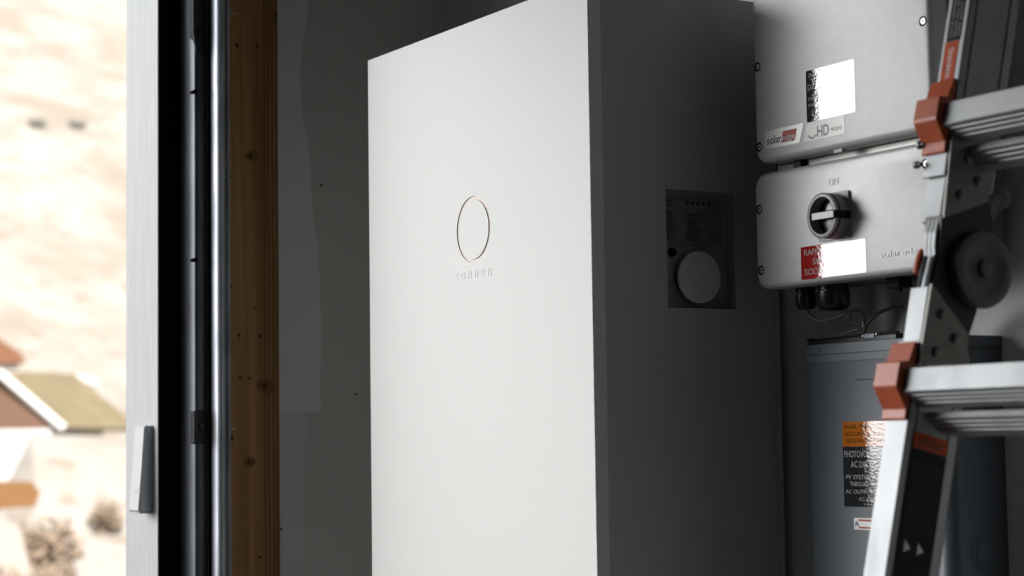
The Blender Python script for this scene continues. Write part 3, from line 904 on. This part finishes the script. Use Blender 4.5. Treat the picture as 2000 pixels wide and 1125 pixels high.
for s_, y, wd, z, h in (('PHOTOVOLTAIC SYSTEM', 1.9850, .102, -.0270, .0085), ('AC DISCONNECT', 1.9730, .078, -.0400, .0080), ('PV SYSTEM BACKFED', 1.9830, .094, -.0555, .0058),
                        ('THROUGH THIS BREAKER', 1.9755, .092, -.0645, .0058), ('AC OUTPUT CURRENT', 1.9845, .096, -.0740, .0050), ('AC VOLTAGE', 1.9590, .050, -.0835, .0050), ('USE 90° WIRE', 1.9480, .030, -.0885, .0018)):
    text(bb, s_, wd, h, (xl, y, z), RX, UZ, .00012)
obj('label_lettering', bb, M['lab_white'], L6)
bb = NB(); quad_label(bb, [(xd, 1.9700, -.1205), (xd, 1.9050, -.1205), (xd, 1.9050, -.1055), (xd, 1.9700, -.1055)], (-1, 0, 0), t)
L7 = obj('small_label', bb, M['foil'], dr, label='small white label with red bars')
bb = NB()
for z in (-.1085, -.1180):
    box(bb, xl - .0001, xl, 1.907, 1.9610, z - .0010, z + .0013)
obj('label_bars', bb, M['ink_red'], L7)
bb = NB(); text(bb, 'A', .007, .008, (xl, 1.9690, -.1170), RX, UZ, .0001); text(bb, '&', .004, .006, (xl, 1.9640, -.1160), RX, UZ, .0001)
obj('label_symbol', bb, M['ink_black'], L7)
# knockout on the side
bb = NB(); cyl(bb, (1.772, ya, -.146), 'y', .024, 0, 0, 48, profile=[(-.0006, .0238), (-.0012, .0242), (-.0006, .0246)], caps=False)
cyl(bb, (1.772, ya, -.146), 'y', .017, 0, 0, 48, profile=[(-.0006, .0168), (-.0012, .0172), (-.0006, .0176)], caps=False)
obj('knockout', bb, M['disc'], db)
bb = NB(); box(bb, XD + .010, XW - .002, ya - .0012, ya + .001, .1085, .1092); cyl(bb, (1.7350, ya, .113), 'y', .003, -.0012, .001, 16)
obj('side_seam', bb, M['black_pl'], db)

# black latch hardware on top of the box
hw = root('hinged_hasp', 'black steel hasp with bright clips lying on top of the steel box', 'hasp', (1.75, 1.99, .124))
bb = NB()
box(bb, 1.738, 1.756, 1.905, 2.078, .1242, .1315, bevel=.0006)
tube(bb, [(1.742, 2.082, .1305), (1.742, 1.905, .1335)], .0026, 8)
tube(bb, [(1.752, 2.076, .1290), (1.752, 1.900, .1310)], .0022, 8)
box(bb, 1.739, 1.752, 2.074, 2.084, .1245, .1345, bevel=.0012)
obj('hasp_bar', bb, M['black_steel'], hw, smooth=False)
bb = NB(); tube(bb, [(1.745, 2.032, .1320), (1.744, 2.010, .1385), (1.744, 1.992, .1415), (1.744, 1.986, .1405), (1.745, 1.982, .1330)], .0009, 8, smooth_n=4)
obj('wire_bail', bb, M['chrome'], hw, smooth=True)
for y, z, s_ in ((1.970, .132, .6), (1.944, .1335, .5), (2.0815, .129, .4)):
    bb = NB(); box(bb, 1.7385, 1.7415, y - .0035 * s_, y + .0035 * s_, z - .0035 * s_, z + .003 * s_, bevel=.0008)
    obj('bright_clip', bb, M['chrome'], hw)
bb = NB(); box(bb, 1.737, 1.750, 1.945, 1.966, .1275, .1350, bevel=.001)
obj('hinge_block', bb, M['galv_dark'], hw)

# ================================================================== CONDUIT ELBOW on the switch box side
cz = root('conduit_elbow', 'grey metal conduit elbow on the right side of the switch box, behind the ladder', 'conduit', (1.72, 1.74, .28))
bb = NB(); cyl(bb, (1.768, 1.7585, .304), (.05, -1, .05), .0175, 0, .014, 6)
obj('lock_nut', bb, M['fitting'], cz)
bb = NB(); cyl(bb, (1.767, 1.744, .303), (-.62, -.45, -.64), .0160, -.002, .016, 28); cyl(bb, (1.757, 1.737, .293), (-.62, -.45, -.64), .0180, 0, .007, 28)
obj('collar', bb, M['fitting'], cz, smooth=True)
bb = NB(); tube(bb, [(1.758, 1.738, .294), (1.735, 1.728, .276), (1.712, 1.722, .262), (1.695, 1.722, .248), (1.688, 1.732, .222), (1.698, 1.752, .184), (1.720, 1.788, .166), (1.745, 1.815, .150), (1.762, 1.835, .1245)], .0125, 14, smooth_n=5)
obj('conduit', bb, M['fitting'], cz, smooth=True)

# ================================================================== LADDER
TH = math.atan(.2373)
LX0 = 1.4509 - .2373 * H          # front line of the rails at floor level
YR = 1.58                         # inner face of the far rail
lad = root('ladder', 'aluminium articulated ladder with orange rung caps leaning on the right wall', 'ladder', (LX0, 0, -H), rot=(0, TH, 0))
CT, ST = math.cos(TH), math.sin(TH)
def LL(x, z):
    """eye-relative x, z to ladder frame (depth, along)"""
    dx = x - LX0; dz = z + H
    return dx * CT - dz * ST, dx * ST + dz * CT
def ZL(z): return LL(1.4509 + .2373 * z, z)[1]
def lobj(name, bm, material, parent=lad, **k):
    return obj(name, bm, material, parent, local=True, **k)
W_ = .034; D_ = .076
LEN = 2.36
def rail(y0, z0, z1, d0=0.0, d1=D_, w_=W_, side=1, nm='rail'):
    """C-section rail: web on the inner face, flanges front and back; y0 = inner face, material towards +side"""
    bb = NB(); t_ = .0028
    ya_, yb_ = (y0, y0 + w_ * side)
    a, c = min(ya_, yb_), max(ya_, yb_)
    box(bb, d0, d0 + t_, a, c, z0, z1, bevel=.0008, seg=1)
    box(bb, d1 - t_, d1, a, c, z0, z1, bevel=.0008, seg=1)
    wy = (y0, y0 + t_ * side)
    box(bb, d0 + .0005, d1 - .0005, min(wy), max(wy), z0 + .0003, z1 - .0003)
    # raised rib along the side near the front
    rb = (y0 - .0015 * side, y0)
    box(bb, d0 + .012, d0 + .015, min(rb), max(rb), z0, z1)
    box(bb, d1 - .015, d1 - .012, min(rb), max(rb), z0, z1)
    return lobj(nm, bb, M['alu'])
# far side: lower outer rail, upper outer rail, and the inner stubs that carry the hinge
zl1 = ZL(.103); zu0 = ZL(.285)
rail(YR, 0.0, zl1); rail(YR, zu0, LEN)
bb = NB(); box(bb, .0035, D_ - .004, YR + .003, YR + .0305, ZL(.02), ZL(.163), bevel=.001); obj_s = lobj('hinge_stub', bb, M['alu'])
bb = NB(); box(bb, .0055, D_ - .004, YR + .003, YR + .0325, ZL(.236), ZL(.36), bevel=.001); lobj('hinge_stub', bb, M['alu'])
# near side (outside the picture): same rail pieces
YN = YR - .40
rail(YN, 0.0, zl1, side=-1); rail(YN, zu0, LEN, side=-1)
bb = NB(); box(bb, .0035, D_ - .004, YN - .027, YN - .003, ZL(.02), ZL(.36), bevel=.001); lobj('hinge_stub', bb, M['alu'])

# rungs
def rung_prof(s=1.0):
    f = [(-.012, .0125), (-.0125, -.0125)]
    ribs = []
    n = 4
    for k in range(n):
        a = k / n; c = (k + .55) / n
        p = lambda q, o: (-.0118 + q * .027 + o * .35, -.0135 - q * .0105 + o * .9)
        ribs += [p(a, 0), p(c, 0), p(c + .05, .0012), p((k + 1) / n - .03, .0012)]
    return f + ribs + [(.018, -.024), (.020, .0125)]
def rung_prof2():
    ribs = []; n = 4
    for k in range(n):
        a = k / n; c = (k + .55) / n
        p = lambda q, o: (.0245 + q * .027 + o * .35, -.0340 - q * .0120 + o * .9)
        ribs += [p(a, 0), p(c, 0), p(c + .05, .0012), p((k + 1) / n - .03, .0012)]
    return [(.0255, -.0270), (.0240, -.0330)] + ribs + [(.060, -.0460), (.062, -.0270)]
def rung(za, y0, y1, prof=None):
    bb = NB(); P = [(p[0], za + p[1]) for p in (prof or rung_prof())]
    n = len(P); A = [bb.verts.new((p[0], y0, p[1])) for p in P]; B = [bb.verts.new((p[0], y1, p[1])) for p in P]
    for i in range(n): bb.faces.new((A[i], A[(i + 1) % n], B[(i + 1) % n], B[i]))
    bb.faces.new(A); bb.faces.new(B)
    return lobj('rung', bb, M['alu'])
z1r = LL(1.455, .0595)[1]; SP = .3015
zr = [z1r + SP * k for k in range(-4, 4)]
def cap(za, yi, side):
    """orange moulded end cap wrapping the front of the rail"""
    bb = NB()
    prof = [(-.0008, .0460), (-.0045, .0450), (-.0095, .0220), (-.0215, .0190), (-.0225, -.0060), (-.0215, -.0090), (-.0040, -.0290), (-.0035, -.0400), (-.0008, -.0410), (.0, -.0300), (.0, .0300)]
    P = [(p[0], za + p[1] - .001) for p in prof]
    ya_, yb_ = (yi + .001 * side, yi + .0385 * side); n = len(P)
    A = [bb.verts.new((p[0], ya_, p[1])) for p in P]; B = [bb.verts.new((p[0], yb_, p[1])) for p in P]
    for i in range(n): bb.faces.new((A[i], A[(i + 1) % n], B[(i + 1) % n], B[i]))
    bb.faces.new(A); bb.faces.new(B)
    bmesh.ops.recalc_face_normals(bb, faces=bb.faces[:])
    bmesh.ops.bevel(bb, geom=bb.edges[:], offset=.0010, segments=1, affect='EDGES')
    return lobj('rung_cap', bb, M['orange_pl'], label='orange plastic cap')
for k, z in enumerate(zr):
    if z < .1 or z > LEN - .05: continue
    rung(z, YN + .001, YR + .012)
    cap(z, YR, 1); cap(z, YN, -1)
    rung(z, YN + .0015, YR - .0015, rung_prof2())
# hinge on the far side
yh = YR - .004
def plate(pts, y0, y1, mat_, nm, **k):
    bb = NB(); P = [LL(*p) for p in pts]; n = len(P)
    A = [bb.verts.new((p[0], y0, p[1])) for p in P]; B = [bb.verts.new((p[0], y1, p[1])) for p in P]
    for i in range(n): bb.faces.new((A[i], A[(i + 1) % n], B[(i + 1) % n], B[i]))
    bb.faces.new(A); bb.faces.new(B)
    return lobj(nm, bb, mat_, **k)
M['hplate'] = mat('hinge_steel', (0.20, 0.195, 0.18), 0.5, metal=0.6, noise_amt=0.1, noise_scale=40)
M['hknob'] = mat('knob_bakelite', (0.085, 0.078, 0.068), 0.5)
M['hblack'] = mat('hinge_black_steel', (0.02, 0.021, 0.024), 0.45, metal=0.4)
up = plate([(1.5125, .237), (1.5805, .258), (1.603, .335), (1.530, .335)], yh, YR - .0002, M['hplate'], 'hinge_plate')
lo = plate([(1.492, .164), (1.5415, .112), (1.5415, .078), (1.470, .078)], yh, YR - .0002, M['hplate'], 'hinge_plate')
def rivet(x, z, par):
    a = LL(x, z); bb = NB()
    cyl(bb, (a[0], yh, a[1]), 'y', .006, 0, 0, 20, profile=[(-.0050, .0015), (-.0046, .0038), (-.0030, .0055), (0, .0060)])
    lobj('rivet', bb, M['hplate'], par, smooth=True)
for x, z in ((1.551, .305), (1.565, .280), (1.537, .263)): rivet(x, z, up)
for x, z in ((1.504, .131), (1.523, .105), (1.494, .090)): rivet(x, z, lo)
# black hinge arms and the round pivot
plate([(1.512, .240), (1.585, .262), (1.590, .215), (1.556, .185), (1.510, .172), (1.508, .205)], YR - .001, YR + .024, M['hblack'], 'hinge_arm')
plate([(1.4955, .163), (1.5450, .104), (1.5600, .135), (1.5700, .180), (1.5300, .212), (1.5080, .200)], YR - .0005, YR + .022, M['hblack'], 'hinge_arm')
pc = LL(1.562, .1815)
bb = NB(); cyl(bb, (pc[0], 0, pc[1]), 'y', .04, 0, 0, 56, profile=[(YR + .024, .030), (YR + .022, .038), (YR - .008, .0435), (YR - .0135, .0415), (YR - .0145, .0380), (YR - .0145, .028), (YR - .0125, .025), (YR - .0125, .010), (YR - .0170, .0095), (YR - .0175, .0060)])
lobj('hinge_knob', bb, M['hknob'], smooth=True, label='round black locking knob')
# bright laminated edge of the hinge plates, facing the door
for k, (y0, y1) in enumerate(((YR + .003, YR + .0080), (YR + .0095, YR + .0140), (YR + .0155, YR + .0200))):
    bb = NB(); pts = [(1.5115, .236), (1.5060, .222), (1.5035, .207), (1.5040, .195)]
    if k == 1: pts += [(1.5000, .185), (1.4955, .172), (1.4920, .160)]
    P = [LL(*p) for p in pts]
    n = len(P)
    for i in range(n - 1):
        (a0, b0), (a1, b1) = P[i], P[i + 1]
        vs = [bb.verts.new(q) for q in ((a0, y0, b0), (a0, y1, b0), (a1, y1, b1), (a1, y0, b1), (a0 + .012, y0, b0), (a0 + .012, y1, b0), (a1 + .012, y1, b1), (a1 + .012, y0, b1))]
        for f in ((0, 1, 2, 3), (4, 5, 6, 7), (0, 1, 5, 4), (2, 3, 7, 6), (1, 2, 6, 5), (0, 3, 7, 4)): bb.faces.new([vs[j] for j in f])
    lobj('hinge_leaf', bb, M['alu'], label='bright steel hinge leaf')
for y0 in (YR + .004, YR + .017):
    bb = NB(); P = [LL(*p) for p in ((1.5040, .196), (1.4990, .187), (1.4950, .176), (1.4915, .162))]
    tube(bb, [(p[0] + .002, y0, p[1]) for p in P], .0028, 8, smooth_n=4)
    lobj('hinge_leaf', bb, M['galv_dark'])
a = LL(1.4965, .190)
bb = NB(); tube(bb, [(LL(1.508, .203)[0], YR + .025, LL(1.508, .203)[1]), (LL(1.503, .192)[0], YR + .026, LL(1.503, .192)[1]), (LL(1.498, .177)[0], YR + .025, LL(1.498, .177)[1])], .0050, 12, smooth_n=4)
lobj('release_tab', bb, M['orange_pl'], smooth=True, label='orange release tab')
# little lock pins on the outer side of the rail
for x, z, r in ((1.519, .325, .0050), (1.513, .302, .0042)):
    q = LL(x, z); bb = NB(); cyl(bb, (q[0] + .004, YR + W_, q[1]), 'y', r, 0, .012, 16, profile=[(0, r * .6), (.004, r * .6), (.0045, r), (.009, r), (.010, r * .6)])
    lobj('lock_pin', bb, M['galv_dark'], smooth=True)
# stickers on the upper rail front
def front_patch(z0, z1, y0, y1, mat_, nm, dx=-.0004, **k):
    bb = NB(); box(bb, dx, dx + .0006, y0, y1, ZL(z0), ZL(z1)); return lobj(nm, bb, mat_, **k)
s1 = front_patch(.3900, .4400, YR + .0075, YR + .0290, M['lad_orange'], 'sticker', label='orange sticker with white lettering')
s2 = front_patch(.4405, .56, YR + .0060, YR + .0280, M['lad_lab'], 'sticker', label='black sticker with small print')
RL, ULd = (0, 0, 1), (0, 1, 0)
bb = NB(); text(bb, 'WARNING', ZL(.4330) - ZL(.3975), .0080, (-.0004, YR + .0140, ZL(.3970)), (0, 0, 1), (0, 1, 0), .0002)
lobj('sticker_lettering', bb, M['ink_white'], s1)
bb = NB()
for k, s_ in enumerate(('KEEP AWAY FROM POWER LINES', 'READ ALL INSTRUCTIONS FIRST', 'LOCK HINGES BEFORE CLIMBING')):
    text(bb, s_, ZL(.555) - ZL(.446), .0038, (-.0004, YR + .0080 + k * .0062, ZL(.446)), (0, 0, 1), (0, 1, 0), .0002)
lobj('sticker_lettering', bb, M['ink_grey'], s2)
# sticker on the lower rail side
def side_patch(pts, mat_, nm, **k):
    bb = NB(); A = [bb.verts.new((p[0], YR - .0014, p[1])) for p in pts]; B = [bb.verts.new((p[0], YR - .0020, p[1])) for p in pts]; n = len(pts)
    for i in range(n): bb.faces.new((A[i], A[(i + 1) % n], B[(i + 1) % n], B[i]))
    bb.faces.new(A); bb.faces.new(B)
    return lobj(nm, bb, mat_, **k)
q0 = LL(1.4620, .004)
zt = q0[1]
s3 = side_patch(rounded(.0105, .0600, zt - .016, zt + .001, .003, 4), M['lad_orange'], 'sticker', label='orange sticker header')
s4 = side_patch(rounded(.0105, .0600, zt - .30, zt - .0165, .002, 4), M['lad_lab'], 'sticker', label='black safety sticker')
bb = NB(); text(bb, 'DANGER', .036, .0085, (.0165, YR - .0020, zt - .0125), (1, 0, 0), (0, 0, 1), .0002)
lobj('sticker_lettering', bb, M['ink_black'], s3)
bb = NB()
for y in (0, 1):
    cx_ = .0225 + y * .019; czz = zt - .122
    vs = [bb.verts.new(p) for p in ((cx_ - .004, YR - .0023, czz - .006), (cx_ + .005, YR - .0023, czz - .001), (cx_ - .004, YR - .0023, czz + .007))]
    bb.faces.new(vs)
obj_l = lobj('sticker_symbol', bb, M['ink_white'], s4)
bb = NB()
for k in range(9):
    text(bb, ('READ ALL LABELS', 'SET BOTH HINGES', 'FACE THE LADDER', 'KEEP BODY CENTRED', 'DO NOT OVERREACH', 'LOCK ALL RUNGS', 'DRY FEET ONLY', 'ONE PERSON ONLY', 'CHECK THE LOCKS')[k], .040, .0042, (.0150, YR - .0020, zt - .034 - k * .0085), (1, 0, 0), (0, 0, 1), .0002)
lobj('sticker_lettering', bb, M['ink_dim'], s4)
# rubber feet
for y0, y1 in ((YR - .004, YR + .040), (YN - .040, YN + .004)):
    bb = NB(); box(bb, -.004, D_ + .004, y0, y1, .018, .06, bevel=.004)
    lobj('foot', bb, M['rubber'])

# ================================================================== OUTSIDE
def ground_h(x, y):
    base = -H - .05
    if y > 10: base -= min((y - 10) / 26, 1) * 1.9
    t_ = max(0.0, (y - 62) / 60)
    az = x / max(y, 1)
    k = min(max((az + .05) / .28, 0), 1); k = k * k * (3 - 2 * k)
    k2 = min(max((az + .62) / .25, 0), 1); k = max(k, .38 * k2 * k2 * (3 - 2 * k2))
    h = k * 26 * t_ ** 1.05
    nse = noise.noise(Vector((x * .05, y * .05, 0))) * (1.0 if y < 62 else 2.0) * min(max((y - 12) / 30, 0), 1)
    nse += noise.noise(Vector((x * .25, y * .25, 3))) * .45 * min(max((y - 12) / 30, 0), 1)
    # added mound: its sunlit face covers the shaded lower house wall
    bx = min(max((az - .300) / .012, 0), 1) * min(max((.50 - az) / .05, 0), 1)
    by = math.exp(-((y - 53.5) / 3.2) ** 2)
    return base + h + nse * (1 - .8 * bx * by) + bx * by * 3.45
def settle(ax, ez, y0):
    y = y0
    while y < 170 and ground_h(ax * y, y) < ez * y: y += .1
    return y
bb = NB()
ysr = [3.37, 4.5, 6, 8, 10] + [10 + 2.2 * k for k in range(1, 82)]
XSN = 100
rows = []
for y in ysr:
    x_a, x_b = -12 - y * 1.5, 8 + y * 1.0
    rows.append([bb.verts.new((x_a + (x_b - x_a) * i / XSN, y, ground_h(x_a + (x_b - x_a) * i / XSN, y))) for i in range(XSN + 1)])
for r_, s_ in zip(rows[:-1], rows[1:]):
    for i in range(XSN): bb.faces.new((r_[i], r_[i + 1], s_[i + 1], s_[i]))
obj('hillside', bb, M['hill'], None, smooth=True, kind='structure', origin=(0, 3.37, -H - .05))

bb = NB(); box(bb, -9, 7, 3.372, 11.5, -H - .20, -H - .012)
obj('floor_outside', bb, M['asphalt'], kind='structure')

# house with a tan roof and white fascia
hs = root('house', 'distant house with a tan pitched roof and white gable edge, below the hillside', 'house', (19.5, 60, -3.2))
bb = NB()
ridgeL, ridgeR = Vector((18.05, 60.6, 2.42)), Vector((21.09, 62.3, 2.43))
eaveL, eaveR = Vector((19.70, 59.2, .62)), Vector((22.9, 61.0, .57))
def slab(bm, P, t_):
    nrm = (P[1] - P[0]).cross(P[3] - P[0]).normalized() * t_
    A = [bm.verts.new(p) for p in P]; B = [bm.verts.new(p - nrm) for p in P]
    for i in range(4): bm.faces.new((A[i], A[(i + 1) % 4], B[(i + 1) % 4], B[i]))
    bm.faces.new(A); bm.faces.new(B)
slab(bb, [ridgeL, eaveL, eaveR, ridgeR], .12)
obj('roof', bb, M['roof_tan'], hs)
bb = NB(); e2 = Vector((16.4, 62.0, .62)); e3 = Vector((18.9, 64.6, .60))
slab(bb, [ridgeL, ridgeR, e3, e2], .12)
obj('roof', bb, M['roof_tan'], hs)
bb = NB(); tube(bb, [ridgeL + Vector((0, -.1, -.05)), eaveL + Vector((0, -.1, -.05))], .16, 4); tube(bb, [ridgeL + Vector((0, -.1, -.05)), e2 + Vector((0, -.1, -.05))], .16, 4)
obj('fascia', bb, M['fascia'], hs)
bb = NB()
gA, gB = eaveL + Vector((-.35, .25, 0)), e2 + Vector((.3, .2, 0))
dv = Vector((2.3, 1.6, 0))
def solid(bm, P):
    n_ = len(P); A = [bm.verts.new(p) for p in P]; B = [bm.verts.new(p + dv) for p in P]
    for i in range(n_): bm.faces.new((A[i], A[(i + 1) % n_], B[(i + 1) % n_], B[i]))
    bm.faces.new(A); bm.faces.new(B)
solid(bb, [gB, gA, ridgeL + Vector((0, .2, -.25))])
obj('gable', bb, M['cabin'], hs)
bb = NB(); solid(bb, [gB + Vector((0, 0, -4.2)), gA + Vector((0, 0, -4.2)), gA - Vector((0, 0, .02)), gB - Vector((0, 0, .02))])
obj('wall', bb, M['fascia'], hs)
bb = NB(); prism(bb, [(8.5, -3.6), (11.45, -3.6), (11.4, -2.2), (11.2, -1.5), (10.7, -1.14), (9.6, -1.14), (8.7, -1.3)], 36.1, 38.2, 'y')
obj('boulder', bb, M['rock'], None, label='pale boulder propping up the orange timber trough', cat='rock')
# upper cottage
h2 = root('cottage', 'distant cottage with an orange roof and chimney above the tan-roofed house', 'cottage', (22.2, 75, 1.5))
bb = NB(); prism(bb, [(20.4, 3.2), (23.5, 3.3), (23.2, 3.75), (22.2, 4.35), (20.4, 4.3)], 75, 79, 'y'); obj('roof', bb, M['roof_orange'], h2)
bb = NB(); box(bb, 20.5, 23.3, 75.3, 78.7, -.8, 3.25); obj('wall', bb, M['fascia'], h2)
bb = NB(); box(bb, 22.0, 22.4, 76, 76.5, 4.2, 4.85); obj('chimney', bb, M['cabin'], h2)
bb = NB(); tube(bb, [(20.3, 70, 2.55), (23.5, 70, 2.60), (24.6, 70, 2.35)], .16, 6)
obj('garden_wall', bb, M['fascia'], None, label='low white wall line just above the tan roof', cat='wall')
# timber stack
bb = NB(); prism(bb, [(9.6, -.56), (11.40, -.62), (11.55, -.82), (11.45, -1.08), (10.6, -1.12), (9.6, -1.12)], 36, 37.2, 'y')
obj('timber_trough', bb, M['timber'], None, label='orange timber trough out on the slope, lower left of the doorway view', cat='trough')

def scrub(name, c, r, n, mt, label, cat='shrub', group=None, seed=1, flat=.8):
    random.seed(seed); bb = NB()
    for k in range(n):
        d = Vector((random.gauss(0, 1), random.gauss(0, 1), random.gauss(0, 1) * flat)); d = d.normalized() * r * random.uniform(.25, 1)
        p = Vector(c) + d; s_ = r * random.uniform(.10, .22)
        q = Vector((random.uniform(-1, 1), random.uniform(-1, 1), random.uniform(-1, 1))).normalized(); w_ = q.orthogonal().normalized()
        bb.faces.new([bb.verts.new(v) for v in (p - q * s_, p + w_ * s_ * .5, p + q * s_, p - w_ * s_ * .5)])
    # a few stems
    for k in range(6):
        a = k / 6 * 2 * PI
        tube(bb, [(c[0], c[1], c[2] - r), (c[0] + .3 * r * math.cos(a), c[1] + .3 * r * math.sin(a), c[2]), (c[0] + .6 * r * math.cos(a), c[1] + .6 * r * math.sin(a), c[2] + r * .5)], r * .03, 5)
    return obj(name, bb, mt, None, label=label, cat=cat, group=group)
for k, (x, z, r, y, lb) in enumerate(((12.3, -2.0, .75, 38, 'brown scrub bush on the slope, tallest of the row by the jamb'), (11.2, -2.5, .60, 34, 'brown scrub bush at the bottom left corner of the doorway view'),
                                  (13.2, -1.35, .38, 37, 'small brown scrub bush close against the white jamb'), (12.5, -3.2, .75, 42, 'brown scrub bush low beneath the tallest one'),
                                  (11.35, -.10, .18, 30, 'tiny scrub bush above the timber trough'))):
    yy = settle(x / y, (z - r) / y, y * .8)
    x, z, r = x * yy / y, z * yy / y, r * yy / y
    scrub('scrub_bush', (x, yy, z), r, 420, M['bush'], lb, group='scrub bushes on the slope', seed=k + 3)
for k, (x, z, lb) in enumerate(((25.5, 13.6, 'grey-green shrub high on the hillside, left of the pair'), (27.2, 13.65, 'grey-green shrub high on the hillside, right of the pair'))):
    yy = settle(x / 80, (z - .2) / 80, 66)
    scrub('scrub_bush', (x * yy / 80, yy, z * yy / 80), .60, 260, M['bush_green'], lb, group='shrubs high on the hillside', seed=k + 20, flat=.32)
